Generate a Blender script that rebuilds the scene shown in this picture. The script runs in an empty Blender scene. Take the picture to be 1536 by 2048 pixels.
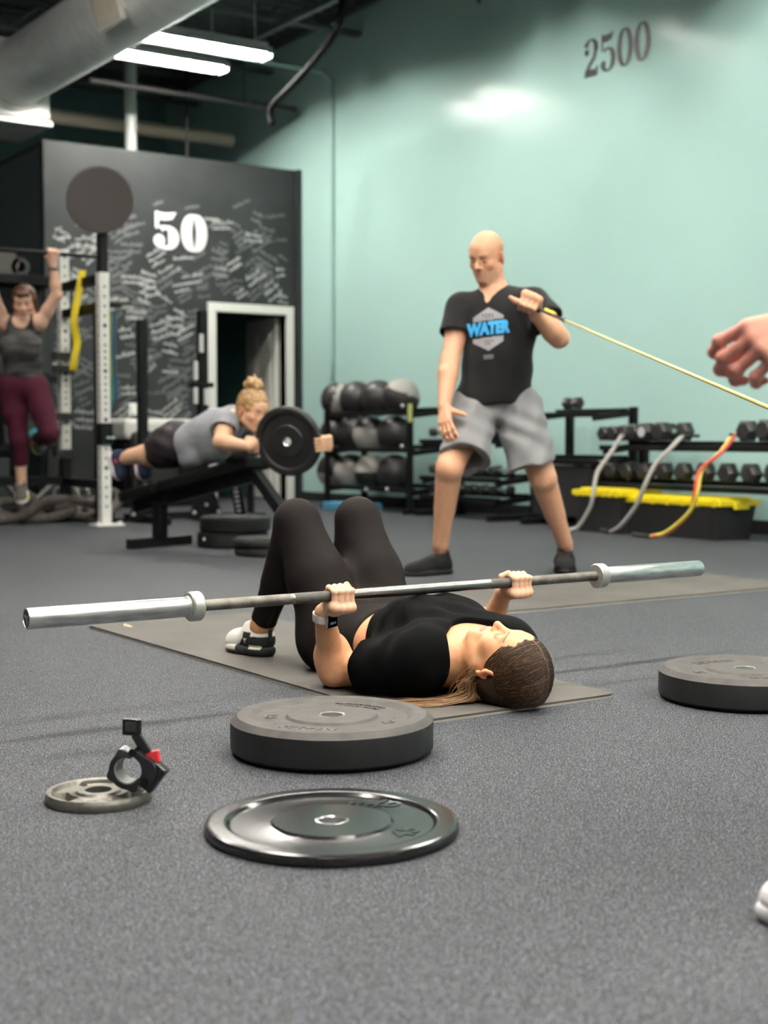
import bpy, bmesh, math, random
import numpy as np
from mathutils import Vector, Matrix
from mathutils.bvhtree import BVHTree

SC = bpy.context.scene
COL = SC.collection
PI = math.pi

# ------------------------------------------------------------------ camera
# the gym is built square to its own walls: x runs along the chalk wall,
# y along the turquoise wall, z up; metres.
CAM_H, FPX, YAW, PITCH = 0.70, 2800.0, math.radians(34.1), math.radians(3.107)
_F = np.array([math.cos(PITCH) * math.sin(YAW), math.cos(PITCH) * math.cos(YAW), -math.sin(PITCH)])
_R = np.array([math.cos(YAW), -math.sin(YAW), 0.0])
_U = np.cross(_R, _F)
CAMLOC = np.array([0, 0, CAM_H])
cd = bpy.data.cameras.new('camera')
cam = bpy.data.objects.new('camera', cd)
COL.objects.link(cam)
cam.matrix_world = Matrix(((_R[0], _U[0], -_F[0], 0), (_R[1], _U[1], -_F[1], 0), (_R[2], _U[2], -_F[2], CAM_H), (0, 0, 0, 1)))
cd.sensor_fit = 'HORIZONTAL'
cd.sensor_width = 36.0
cd.lens = 36.0 * FPX / 1536
cd.clip_start = 0.05
cd.dof.use_dof = True
cd.dof.focus_distance = 3.5
cd.dof.aperture_fstop = cd.lens / 15.5
SC.camera = cam

# ------------------------------------------------------------------ world, exposure, light level
W = bpy.data.worlds.new('world')
SC.world = W
W.use_nodes = True
W.node_tree.nodes['Background'].inputs[0].default_value = (0.55, 0.62, 0.7, 1)
W.node_tree.nodes['Background'].inputs[1].default_value = 0.3
SC.view_settings.view_transform = 'Standard'
SC.view_settings.look = 'None'
SC.view_settings.gamma = 1
SC.view_settings.use_curve_mapping = False
SC.view_settings.exposure = 0.75
TUBE_POWER = 120.0
TUBE_COL = (1.0, 0.955, 0.88)


def at(px, py, x=None, y=None, z=None, d=None):
    """point where the line of sight through a pixel meets a real plane"""
    r = _F + (px - 768) / FPX * _R + (1024 - py) / FPX * _U
    if x is not None: t = x / r[0]
    elif y is not None: t = y / r[1]
    elif z is not None: t = (z - CAM_H) / r[2]
    else: t = d / (r[0] * math.sin(YAW) + r[1] * math.cos(YAW))
    return CAMLOC + t * r


def pix(p):
    q = np.array(p, float) - CAMLOC
    return 768 + FPX * q.dot(_R) / q.dot(_F), 1024 - FPX * q.dot(_U) / q.dot(_F)


def A(*v): return np.array(v, float)
def nrm(v):
    v = np.array(v, float)
    return v / np.linalg.norm(v)
def lerp(a, b, t): return np.array(a, float) * (1 - t) + np.array(b, float) * t


# ------------------------------------------------------------------ materials
MATS = {}
def mat(name, col, rough=0.5, metal=0.0, spec=0.5, noise=0.0, nscale=20.0, bump=0.0, bscale=200.0, vcol=False,
        emit=None, sss=0.0, coat=0.0, stretch=None, sheen=0.0, noise_col=None):
    if name in MATS: return MATS[name]
    m = bpy.data.materials.new(name)
    m.use_nodes = True
    nt = m.node_tree; N = nt.nodes; L = nt.links
    b = N['Principled BSDF']
    b.inputs['Base Color'].default_value = (*col, 1)
    b.inputs['Roughness'].default_value = rough
    b.inputs['Metallic'].default_value = metal
    b.inputs['Specular IOR Level'].default_value = spec
    if coat:
        b.inputs['Coat Weight'].default_value = coat
        b.inputs['Coat Roughness'].default_value = 0.15
    if sheen:
        b.inputs['Sheen Weight'].default_value = sheen
    if sss:
        b.inputs['Subsurface Weight'].default_value = sss
        b.inputs['Subsurface Radius'].default_value = (0.012, 0.005, 0.003)
        b.inputs['Subsurface Scale'].default_value = 1.0
    src = None
    if vcol:
        a = N.new('ShaderNodeAttribute'); a.attribute_name = 'Col'
        src = a.outputs['Color']
    tc = N.new('ShaderNodeTexCoord')
    vec = tc.outputs['Object']
    if stretch:
        mp = N.new('ShaderNodeMapping'); mp.inputs['Scale'].default_value = stretch
        L.new(vec, mp.inputs['Vector']); vec = mp.outputs['Vector']
    if noise:
        n = N.new('ShaderNodeTexNoise'); n.inputs['Scale'].default_value = nscale; n.inputs['Detail'].default_value = 5
        L.new(vec, n.inputs['Vector'])
        mx = N.new('ShaderNodeMix'); mx.data_type = 'RGBA'
        mr = N.new('ShaderNodeMapRange'); mr.inputs['From Min'].default_value = 0.35; mr.inputs['From Max'].default_value = 0.65
        L.new(n.outputs['Fac'], mr.inputs['Value'])
        L.new(mr.outputs['Result'], mx.inputs['Factor'])
        if src is not None:
            dk = N.new('ShaderNodeMix'); dk.data_type = 'RGBA'; dk.blend_type = 'MULTIPLY'
            dk.inputs['Factor'].default_value = 1.0
            dk.inputs[7].default_value = (1 - noise, 1 - noise, 1 - noise, 1)
            L.new(src, dk.inputs[6]); L.new(src, mx.inputs[6]); L.new(dk.outputs[2], mx.inputs[7])
        else:
            mx.inputs[6].default_value = (*col, 1)
            nc = noise_col or tuple(c * (1 - noise) for c in col)
            mx.inputs[7].default_value = (*nc, 1)
        src = mx.outputs[2]
    if src is not None: L.new(src, b.inputs['Base Color'])
    if bump:
        n2 = N.new('ShaderNodeTexNoise'); n2.inputs['Scale'].default_value = bscale; n2.inputs['Detail'].default_value = 3
        L.new(vec, n2.inputs['Vector'])
        bp = N.new('ShaderNodeBump'); bp.inputs['Strength'].default_value = bump; bp.inputs['Distance'].default_value = 0.002
        L.new(n2.outputs['Fac'], bp.inputs['Height']); L.new(bp.outputs['Normal'], b.inputs['Normal'])
    if emit:
        b.inputs['Emission Color'].default_value = (*emit[0], 1)
        b.inputs['Emission Strength'].default_value = emit[1]
    MATS[name] = m
    return m


def mat_floor():
    m = bpy.data.materials.new('speckled_rubber'); m.use_nodes = True
    nt = m.node_tree; N = nt.nodes; L = nt.links; b = N['Principled BSDF']
    tc = N.new('ShaderNodeTexCoord')
    def layer(scale, lo, hi, prev, col, kind='noise', detail=2):
        n = N.new('ShaderNodeTexNoise'); n.inputs['Scale'].default_value = scale; n.inputs['Detail'].default_value = detail
        L.new(tc.outputs['Object'], n.inputs['Vector'])
        r = N.new('ShaderNodeMapRange'); r.inputs['From Min'].default_value = lo; r.inputs['From Max'].default_value = hi
        L.new(n.outputs['Fac'], r.inputs['Value'])
        x = N.new('ShaderNodeMix'); x.data_type = 'RGBA'
        L.new(r.outputs['Result'], x.inputs['Factor'])
        if isinstance(prev, tuple): x.inputs[6].default_value = (*prev, 1)
        else: L.new(prev, x.inputs[6])
        x.inputs[7].default_value = (*col, 1)
        return x.outputs[2], n
    c, _ = layer(1.3, 0.35, 0.7, (0.026, 0.0275, 0.031), (0.036, 0.0365, 0.039), detail=4)
    c, n1 = layer(330, 0.47, 0.60, c, (0.010, 0.011, 0.012))
    c, _ = layer(300, 0.585, 0.645, c, (0.135, 0.140, 0.150))
    c, _ = layer(210, 0.64, 0.68, c, (0.14, 0.22, 0.32))
    c, _ = layer(420, 0.625, 0.655, c, (0.50, 0.51, 0.53))
    L.new(c, b.inputs['Base Color'])
    b.inputs['Roughness'].default_value = 0.62
    b.inputs['Specular IOR Level'].default_value = 0.06
    bp = N.new('ShaderNodeBump'); bp.inputs['Strength'].default_value = 0.35; bp.inputs['Distance'].default_value = 0.002
    L.new(n1.outputs['Fac'], bp.inputs['Height']); L.new(bp.outputs['Normal'], b.inputs['Normal'])
    return m


# ------------------------------------------------------------------ mesh helpers
def setp(o, label=None, cat=None, group=None, kind=None):
    if label: o['label'] = label
    if cat: o['category'] = cat
    if group: o['group'] = group
    if kind: o['kind'] = kind
    return o


def empty(name, loc=(0, 0, 0), label=None, cat=None, group=None, rz=0.0):
    o = bpy.data.objects.new(name, None)
    o.empty_display_size = 0.1
    COL.objects.link(o)
    o.location = loc
    o.rotation_euler = (0, 0, rz)
    return setp(o, label, cat, group)


def wloc(o):
    """world offset of a (translation-only) parent chain"""
    v = np.zeros(3)
    while o is not None:
        v += np.array(o.location); o = o.parent
    return v


def mesh_obj(name, verts, faces, material, parent=None, smooth=False, cols=None, local=False):
    v = np.asarray(verts, float)
    if parent is not None and not local: v = v - wloc(parent)
    me = bpy.data.meshes.new(name)
    me.from_pydata(v.tolist(), [], faces if isinstance(faces, list) else faces.tolist())
    if smooth: me.polygons.foreach_set('use_smooth', [True] * len(me.polygons))
    if cols is not None:
        ca = me.color_attributes.new('Col', 'FLOAT_COLOR', 'POINT')
        c4 = np.ones((len(v), 4), np.float32); c4[:, :3] = cols
        ca.data.foreach_set('color', c4.ravel())
    me.update()
    if material is not None:
        for m_ in (material if isinstance(material, (list, tuple)) else [material]): me.materials.append(m_)
    o = bpy.data.objects.new(name, me)
    COL.objects.link(o)
    if parent is not None: o.parent = parent
    return o


class MB:
    """collects simple shapes, builds them as one mesh"""
    def __init__(s): s.bm = bmesh.new()
    def _x(s, geom, M):
        bmesh.ops.transform(s.bm, matrix=M, verts=geom)
        return s
    def box(s, c, size, R=None, bev=0.0):
        g = bmesh.ops.create_cube(s.bm, size=1.0)['verts']
        M = Matrix.Translation(Vector(c)) @ (R.to_4x4() if R is not None else Matrix.Identity(4)) @ Matrix.Diagonal((*size, 1))
        bmesh.ops.transform(s.bm, matrix=M, verts=g)
        if bev > 0:
            es = set()
            for v in g:
                for e in v.link_edges: es.add(e)
            bmesh.ops.bevel(s.bm, geom=list(es), offset=bev, segments=2, affect='EDGES', profile=0.6)
        return s
    def bx(s, x0, x1, y0, y1, z0, z1, bev=0.0):
        return s.box(((x0 + x1) / 2, (y0 + y1) / 2, (z0 + z1) / 2), (x1 - x0, y1 - y0, z1 - z0), None, bev)
    def cyl(s, a, b, r, r2=None, seg=20, caps=True):
        a = Vector(a); b = Vector(b); d = b - a
        g = bmesh.ops.create_cone(s.bm, cap_ends=caps, cap_tris=False, segments=seg, radius1=r, radius2=r if r2 is None else r2, depth=d.length)['verts']
        q = d.normalized().to_track_quat('Z', 'Y').to_matrix().to_4x4()
        return s._x(g, Matrix.Translation((a + b) / 2) @ q)
    def bar(s, a, b, w, h, up=(0, 0, 1), bev=0.0):
        a = Vector(a); b = Vector(b); d = b - a; z = d.normalized()
        x = Vector(up).cross(z)
        if x.length < 1e-4: x = Vector((1, 0, 0)).cross(z)
        x.normalize(); y = z.cross(x)
        R = Matrix((x, y, z)).transposed()
        return s.box((a + b) / 2, (w, h, d.length), R, bev)
    def sph(s, c, r, seg=16, scale=(1, 1, 1)):
        g = bmesh.ops.create_uvsphere(s.bm, u_segments=seg, v_segments=seg // 2 + 1, radius=r)['verts']
        return s._x(g, Matrix.Translation(Vector(c)) @ Matrix.Diagonal((*scale, 1)))
    def lathe(s, prof, axis_o=(0, 0, 0), seg=48, R=None):
        """profile [(r,z)...] turned about local z"""
        rings = []
        M = Matrix.Translation(Vector(axis_o)) @ (R.to_4x4() if R is not None else Matrix.Identity(4))
        for r, z in prof:
            if r < 1e-6: rings.append([s.bm.verts.new(M @ Vector((0, 0, z)))])
            else: rings.append([s.bm.verts.new(M @ Vector((r * math.cos(2 * PI * i / seg), r * math.sin(2 * PI * i / seg), z))) for i in range(seg)])
        for p, q in zip(rings, rings[1:]):
            if len(p) == 1 and len(q) == 1: continue
            for i in range(seg):
                j = (i + 1) % seg
                if len(p) == 1: s.bm.faces.new((p[0], q[i], q[j]))
                elif len(q) == 1: s.bm.faces.new((p[i], q[0], p[j]))
                else: s.bm.faces.new((p[i], q[i], q[j], p[j]))
        return s
    def tube(s, pts, r, seg=10, closed=False, caps=True):
        pts = [np.array(p, float) for p in pts]
        n = len(pts)
        rr = r if hasattr(r, '__len__') else [r] * n
        rings = []
        t0 = nrm(pts[1] - pts[0]); ref = A(0, 0, 1) if abs(t0[2]) < 0.9 else A(1, 0, 0)
        u = nrm(np.cross(t0, ref))
        for i in range(n):
            if closed: t = pts[(i + 1) % n] - pts[i - 1]
            else: t = pts[min(i + 1, n - 1)] - pts[max(i - 1, 0)]
            t = nrm(t); u = nrm(u - t * u.dot(t)); w = np.cross(t, u)
            rings.append([s.bm.verts.new(pts[i] + rr[i] * (math.cos(2 * PI * k / seg) * u + math.sin(2 * PI * k / seg) * w)) for k in range(seg)])
        m = n if closed else n - 1
        for i in range(m):
            p, q = rings[i], rings[(i + 1) % n]
            for k in range(seg):
                l = (k + 1) % seg
                s.bm.faces.new((p[k], p[l], q[l], q[k]))
        if caps and not closed:
            s.bm.faces.new(rings[0][::-1]); s.bm.faces.new(rings[-1])
        return s
    def poly(s, pts):
        s.bm.faces.new([s.bm.verts.new(Vector(p)) for p in pts]); return s
    def prism(s, pts2, M, depth):
        """extrude 2-D outline: local x,y by M, depth along local z"""
        lo = [s.bm.verts.new(M @ Vector((p[0], p[1], 0))) for p in pts2]
        hi = [s.bm.verts.new(M @ Vector((p[0], p[1], depth))) for p in pts2]
        n = len(lo)
        s.bm.faces.new(lo[::-1]); s.bm.faces.new(hi)
        for i in range(n):
            j = (i + 1) % n
            s.bm.faces.new((lo[i], lo[j], hi[j], hi[i]))
        return s
    def build(s, name, material, parent=None, smooth=False, angle=None, local=False):
        bmesh.ops.recalc_face_normals(s.bm, faces=s.bm.faces[:])
        if parent is not None and not local:
            o = wloc(parent)
            bmesh.ops.translate(s.bm, vec=(-o[0], -o[1], -o[2]), verts=s.bm.verts[:])
        me = bpy.data.meshes.new(name)
        if smooth or angle:
            for f in s.bm.faces: f.smooth = True
            if angle:
                for e in s.bm.edges:
                    if len(e.link_faces) == 2 and e.calc_face_angle(0) > angle: e.smooth = False
        s.bm.to_mesh(me); s.bm.free()
        if material is not None: me.materials.append(material)
        ob = bpy.data.objects.new(name, me)
        COL.objects.link(ob)
        if parent is not None: ob.parent = parent
        return ob


def copy_tree(o, parent=None):
    c = o.copy(); COL.objects.link(c)
    if parent is not None: c.parent = parent
    for ch in list(o.children): copy_tree(ch, c)
    return c


def spline(pts, n=8):
    """Catmull-Rom through points"""
    P = [np.array(p, float) for p in pts]
    P = [2 * P[0] - P[1]] + P + [2 * P[-1] - P[-2]]
    out = []
    for i in range(1, len(P) - 2):
        for k in range(n):
            t = k / n
            a, b, c, d = P[i - 1], P[i], P[i + 1], P[i + 2]
            out.append(0.5 * ((2 * b) + (c - a) * t + (2 * a - 5 * b + 4 * c - d) * t * t + (3 * b - a - 3 * c + d) * t ** 3))
    out.append(P[-2])
    return out


def text_mesh(s, size, bold=0.0, depth=0.0):
    """verts, faces of a flat word in local x,y (origin centre)"""
    c = bpy.data.curves.new('word', 'FONT')
    c.body = s; c.size = size; c.offset = bold; c.extrude = depth; c.align_x = 'CENTER'; c.align_y = 'CENTER'
    c.resolution_u = 3
    o = bpy.data.objects.new('word', c)
    COL.objects.link(o)
    dg = bpy.context.evaluated_depsgraph_get()
    me = bpy.data.meshes.new_from_object(o.evaluated_get(dg))
    v = np.array([tuple(q.co) for q in me.vertices]); f = [tuple(p.vertices) for p in me.polygons]
    bpy.data.objects.remove(o); bpy.data.curves.remove(c); bpy.data.meshes.remove(me)
    return v, f

# ------------------------------------------------------------------ smooth solid modelling for bodies and cloth
class G:
    """a blended solid: primitives joined by smooth minimum, sampled on a grid"""
    def __init__(s): s.p = []
    def add(s, fn, lo, hi, k, op='u'):
        s.p.append((fn, np.array(lo, float), np.array(hi, float), k, op)); return s
    def cap(s, a, b, r1, r2=None, k=0.02, flat=None, op='u'):
        a = np.array(a, float); b = np.array(b, float)
        r2 = r1 if r2 is None else r2
        ba = b - a; l2 = max(ba.dot(ba), 1e-9)
        fv = None
        if flat is not None:
            fv = nrm(flat[0]); fm = flat[1] ** 2 - 1.0
        def fn(X, Y, Z):
            x, y, z = X - a[0], Y - a[1], Z - a[2]
            t = np.clip((x * ba[0] + y * ba[1] + z * ba[2]) / l2, 0, 1)
            x = x - t * ba[0]; y = y - t * ba[1]; z = z - t * ba[2]
            q = x * x + y * y + z * z
            if fv is not None:
                dn = x * fv[0] + y * fv[1] + z * fv[2]
                q = q + fm * dn * dn
            return np.sqrt(np.maximum(q, 0)) - (r1 + (r2 - r1) * t)
        m = max(r1, r2) * (1.0 if flat is None else max(1.0, 1.0 / flat[1]))
        return s.add(fn, np.minimum(a, b) - m, np.maximum(a, b) + m, k, op)
    def chain(s, pts, rs, k=0.02, flat=None):
        for i in range(len(pts) - 1): s.cap(pts[i], pts[i + 1], rs[i], rs[i + 1], k, flat)
        return s
    def ell(s, c, r, ax=None, k=0.02, op='u'):
        c = np.array(c, float); r = np.array(r, float)
        R = np.eye(3) if ax is None else np.array([nrm(v) for v in ax])
        def fn(X, Y, Z):
            x, y, z = X - c[0], Y - c[1], Z - c[2]
            q0 = (x * R[0, 0] + y * R[0, 1] + z * R[0, 2]) / r[0]
            q1 = (x * R[1, 0] + y * R[1, 1] + z * R[1, 2]) / r[1]
            q2 = (x * R[2, 0] + y * R[2, 1] + z * R[2, 2]) / r[2]
            k0 = np.sqrt(q0 * q0 + q1 * q1 + q2 * q2)
            k1 = np.sqrt((q0 / r[0]) ** 2 + (q1 / r[1]) ** 2 + (q2 / r[2]) ** 2)
            return k0 * (k0 - 1.0) / np.maximum(k1, 1e-6)
        m = np.sqrt(((R * r[:, None]) ** 2).sum(0))
        return s.add(fn, c - m, c + m, k, op)
    def rbox(s, c, half, rad, ax=None, k=0.01, op='u'):
        c = np.array(c, float); h = np.array(half, float) - rad
        R = np.eye(3) if ax is None else np.array([nrm(v) for v in ax])
        def fn(X, Y, Z):
            x, y, z = X - c[0], Y - c[1], Z - c[2]
            q = [np.abs(x * R[i, 0] + y * R[i, 1] + z * R[i, 2]) - h[i] for i in range(3)]
            o = np.sqrt(np.maximum(q[0], 0) ** 2 + np.maximum(q[1], 0) ** 2 + np.maximum(q[2], 0) ** 2)
            return o + np.minimum(np.maximum(q[0], np.maximum(q[1], q[2])), 0) - rad
        m = np.sqrt(((R * np.array(half)[:, None]) ** 2).sum(0)) * 1.2
        return s.add(fn, c - m, c + m, k, op)
    def cut(s, p, n, k=0.004):
        """keep the side the normal n points away from"""
        p = np.array(p, float); n = nrm(n)
        def fn(X, Y, Z): return (X - p[0]) * n[0] + (Y - p[1]) * n[1] + (Z - p[2]) * n[2]
        return s.add(fn, A(-99, -99, -99), A(99, 99, 99), k, 'i')
    def disp(s, f):
        return s.add(f, A(-99, -99, -99), A(99, 99, 99), 0, 'd')
    def grp(s, g, k=0.02, op='u'):
        lo, hi = g.bbox()
        return s.add(('G', g), lo, hi, k, op)
    def bbox(s):
        u = [q for q in s.p if q[4] == 'u']
        return np.min([q[1] for q in u], 0), np.max([q[2] for q in u], 0)
    def ev(s, xs, ys, zs, pad):
        D = np.full((len(xs), len(ys), len(zs)), 1.0, np.float32)
        for fn, lo, hi, k, op in s.p:
            w = pad + k
            sl = []
            for ax, l, h in ((xs, lo[0], hi[0]), (ys, lo[1], hi[1]), (zs, lo[2], hi[2])):
                sl.append(slice(int(np.searchsorted(ax, l - w)), int(np.searchsorted(ax, h + w))))
            if any(q.stop <= q.start for q in sl): continue
            if isinstance(fn, tuple): d = fn[1].ev(xs[sl[0]], ys[sl[1]], zs[sl[2]], pad)
            else: d = fn(xs[sl[0]][:, None, None], ys[sl[1]][None, :, None], zs[sl[2]][None, None, :])
            a = D[sl[0], sl[1], sl[2]]
            if op == 'd':
                D[sl[0], sl[1], sl[2]] = a + d; continue
            if op == 's': d = -d
            if op == 'u':
                r = np.minimum(a, d)
                if k > 0:
                    h = np.maximum(k - np.abs(a - d), 0) / k
                    r = r - h * h * (k * 0.25)
            else:
                r = np.maximum(a, d)
                if k > 0:
                    h = np.maximum(k - np.abs(a - d), 0) / k
                    r = r + h * h * (k * 0.25)
            D[sl[0], sl[1], sl[2]] = r
        return D
    def mesh(s, vox, lo=None, hi=None):
        l, h = s.bbox()
        l = l - 3 * vox - .012 if lo is None else np.array(lo, float)
        h = h + 3 * vox + .012 if hi is None else np.array(hi, float)
        ax = [np.arange(l[i], h[i] + vox, vox).astype(np.float32) for i in range(3)]
        D = s.ev(*ax, pad=4 * vox)
        return nets(D, np.array([a[0] for a in ax], float), vox)


def nets(f, lo, h):
    s = f < 0
    nx, ny, nz = f.shape
    cnt = np.zeros((nx - 1, ny - 1, nz - 1), np.uint8)
    for i in (0, 1):
        for j in (0, 1):
            for k in (0, 1):
                cnt += s[i:nx - 1 + i, j:ny - 1 + j, k:nz - 1 + k]
    act = (cnt > 0) & (cnt < 8)
    idx = np.argwhere(act)
    n = len(idx)
    ids = np.full(act.shape, -1, np.int64); ids[act] = np.arange(n)
    acc = np.zeros((n, 3)); num = np.zeros(n)
    cs = [(i, j, k) for i in (0, 1) for j in (0, 1) for k in (0, 1)]
    cv = {c: f[idx[:, 0] + c[0], idx[:, 1] + c[1], idx[:, 2] + c[2]].astype(float) for c in cs}
    for c in cs:
        for a in range(3):
            if c[a]: continue
            c2 = list(c); c2[a] = 1; c2 = tuple(c2)
            u, v = cv[c], cv[c2]
            m = (u < 0) != (v < 0)
            t = np.where(m, u / np.where(np.abs(u - v) < 1e-12, 1e-12, u - v), 0)
            p = np.tile(np.array(c, float), (n, 1)); p[:, a] += t
            acc += np.where(m[:, None], p, 0); num += m
    V = lo + h * (idx + acc / np.maximum(num, 1)[:, None])
    F = []
    for a in range(3):
        b, c = (a + 1) % 3, (a + 2) % 3
        s0 = [slice(None)] * 3; s1 = [slice(None)] * 3
        s0[a] = slice(0, -1); s1[a] = slice(1, None)
        for q in (b, c): s0[q] = slice(1, -1); s1[q] = slice(1, -1)
        u, v = s[tuple(s0)], s[tuple(s1)]
        for flip in (False, True):
            e = np.argwhere((u & ~v) if not flip else (~u & v))
            if not len(e): continue
            e[:, b] += 1; e[:, c] += 1
            def cell(db, dc):
                g = e.copy(); g[:, b] += db; g[:, c] += dc
                return ids[g[:, 0], g[:, 1], g[:, 2]]
            qd = np.stack([cell(-1, -1), cell(0, -1), cell(0, 0), cell(-1, 0)], 1)
            F.append(qd if not flip else qd[:, ::-1])
    F = np.concatenate(F) if F else np.zeros((0, 4), int)
    return V, F[(F >= 0).all(1)]


def multi(g, vox, blocks=()):
    """coarse mesh of the whole solid, refined inside the given boxes (lo, hi, vox)"""
    V, F = g.mesh(vox)
    cen = V[F].mean(1)
    keep = np.ones(len(F), bool)
    Vs, Fs = [V], []
    off = len(V)
    add = []
    for lo, hi, vx in blocks:
        lo = np.array(lo, float); hi = np.array(hi, float)
        keep &= ~((cen > lo + 1.6 * vox) & (cen < hi - 1.6 * vox)).all(1)
        v, f = g.mesh(vx, lo, hi)
        add.append((v, f + off)); off += len(v)
    Fs = [F[keep]] + [f for _, f in add]
    V = np.concatenate(Vs + [v for v, _ in add]); F = np.concatenate(Fs)
    used = np.zeros(len(V), bool); used[F.ravel()] = True
    mp = np.cumsum(used) - 1
    return V[used], mp[F]


def frame(up, lat):
    """orthonormal (lat, front, up) from an up axis and a rough lateral (towards the person's left)"""
    u = nrm(up); l = np.array(lat, float); l = nrm(l - u * l.dot(u))
    f = np.cross(l, u) * -1.0   # left x up -> back ; front = up x left ... sign handled: front = up x left
    f = np.cross(u, l) * -1.0
    return l, f, u


def head_solid(g, C, l, f, u, sc=1.0, fem=False, k=0.012, jaw=1.0, closed=True):
    """head with face; C between the ears, l = person's left, f = forward, u = up"""
    P = lambda a, b, c: np.array(C) + sc * (a * l + b * f + c * u)
    ax = (l, f, u)
    E = lambda c, r, k_=0.012, op='u': g.ell(P(*c), np.array(r) * sc, ax, k_ * sc, op)
    K = lambda a, b, r1, r2, k_=0.012, op='u': g.cap(P(*a), P(*b), r1 * sc, r2 * sc, k_ * sc, op=op)
    E((0, -0.014, 0.035), (0.076, 0.097, 0.086), 0.02)
    E((0, 0.028, -0.02), (0.064, 0.066, 0.085), 0.03)
    E((0, 0.045, 0.045), (0.056, 0.045, 0.045), 0.03)                      # forehead
    for s in (-1, 1):
        K((s * 0.052 * jaw, 0.004, -0.055), (s * 0.016, 0.068, -0.098), 0.018, 0.015, 0.03)   # jaw
        E((s * 0.040, 0.058, -0.024), (0.024, 0.026, 0.022) if fem else (0.020, 0.020, 0.017), 0.02)           # cheek
    E((0, 0.078, -0.098), (0.019 * jaw, 0.015, 0.015), 0.018)                # chin
    E((0, 0.074, -0.062), (0.030, 0.020, 0.028), 0.02)                       # muzzle
    K((-0.034, 0.079, 0.022), (0.034, 0.079, 0.022), 0.010 if fem else 0.013, None or (0.010 if fem else 0.013), 0.016)
    for s in (-1, 1):
        E((s * 0.032, 0.096, 0.004), (0.018, 0.014, 0.012), 0.012, 's')      # socket
        E((s * 0.032, 0.0745, 0.004), (0.0150, 0.0140, 0.0125), 0.003)       # lid over the eyeball
    nl = 0.107 if fem else 0.112
    K((0, 0.086, 0.014), (0, nl, -0.026), 0.0065, 0.0095, 0.012)             # nose
    E((0, nl - 0.002, -0.029), (0.0105, 0.0105, 0.0095), 0.006)
    for s in (-1, 1):
        E((s * 0.0125, 0.093, -0.032), (0.0075, 0.011, 0.0075), 0.006)
        E((s * 0.0065, 0.100, -0.0395), (0.0032, 0.005, 0.003), 0.003, 's')
    # lips
    pu = [(-0.024, 0.080, -0.068 if fem else -0.072), (-0.010, 0.0935, -0.0595), (0, 0.0935, -0.0615), (0.010, 0.0935, -0.0595), (0.024, 0.080, -0.068 if fem else -0.072)]
    for a, b in zip(pu, pu[1:]): K(a, b, 0.0042, 0.0042 if fem else 0.0036, 0.004)
    pl = [(-0.022, 0.080, -0.068), (-0.009, 0.0915, -0.0725), (0.009, 0.0915, -0.0725), (0.022, 0.080, -0.068)]
    for a, b in zip(pl, pl[1:]): K(a, b, 0.0046, 0.0046, 0.004)
    K((-0.023, 0.0885, -0.0664), (0.023, 0.0885, -0.0664), 0.0012, 0.0012, 0.004, 's')
    # ears
    for s in (-1, 1):
        e = G()
        c = P(s * 0.078, -0.012, -0.004)
        el = nrm(l * s * 0.88 + f * -0.45)       # ear outward normal flares back
        ef = nrm(np.cross(u, el)); 
        e.ell(c + sc * 0.002 * el, np.array((0.0085, 0.0195, 0.028)) * sc, (el, ef, nrm(u + 0.15 * -f)), 0.004)
        e.ell(c + sc * (0.011 * el + 0.004 * u), np.array((0.008, 0.012, 0.020)) * sc, (el, ef, u), 0.004 * sc, 's')
        e.ell(c + sc * (0.003 * el - 0.030 * u + 0.004 * f), np.array((0.0065, 0.009, 0.009)) * sc, (el, ef, u), 0.006 * sc)
        e.ell(c + sc * (0.002 * el + 0.012 * f - 0.006 * u), np.array((0.007, 0.006, 0.009)) * sc, (el, ef, u), 0.004 * sc)
        g.grp(e, 0.006 * sc)
    return g


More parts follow.
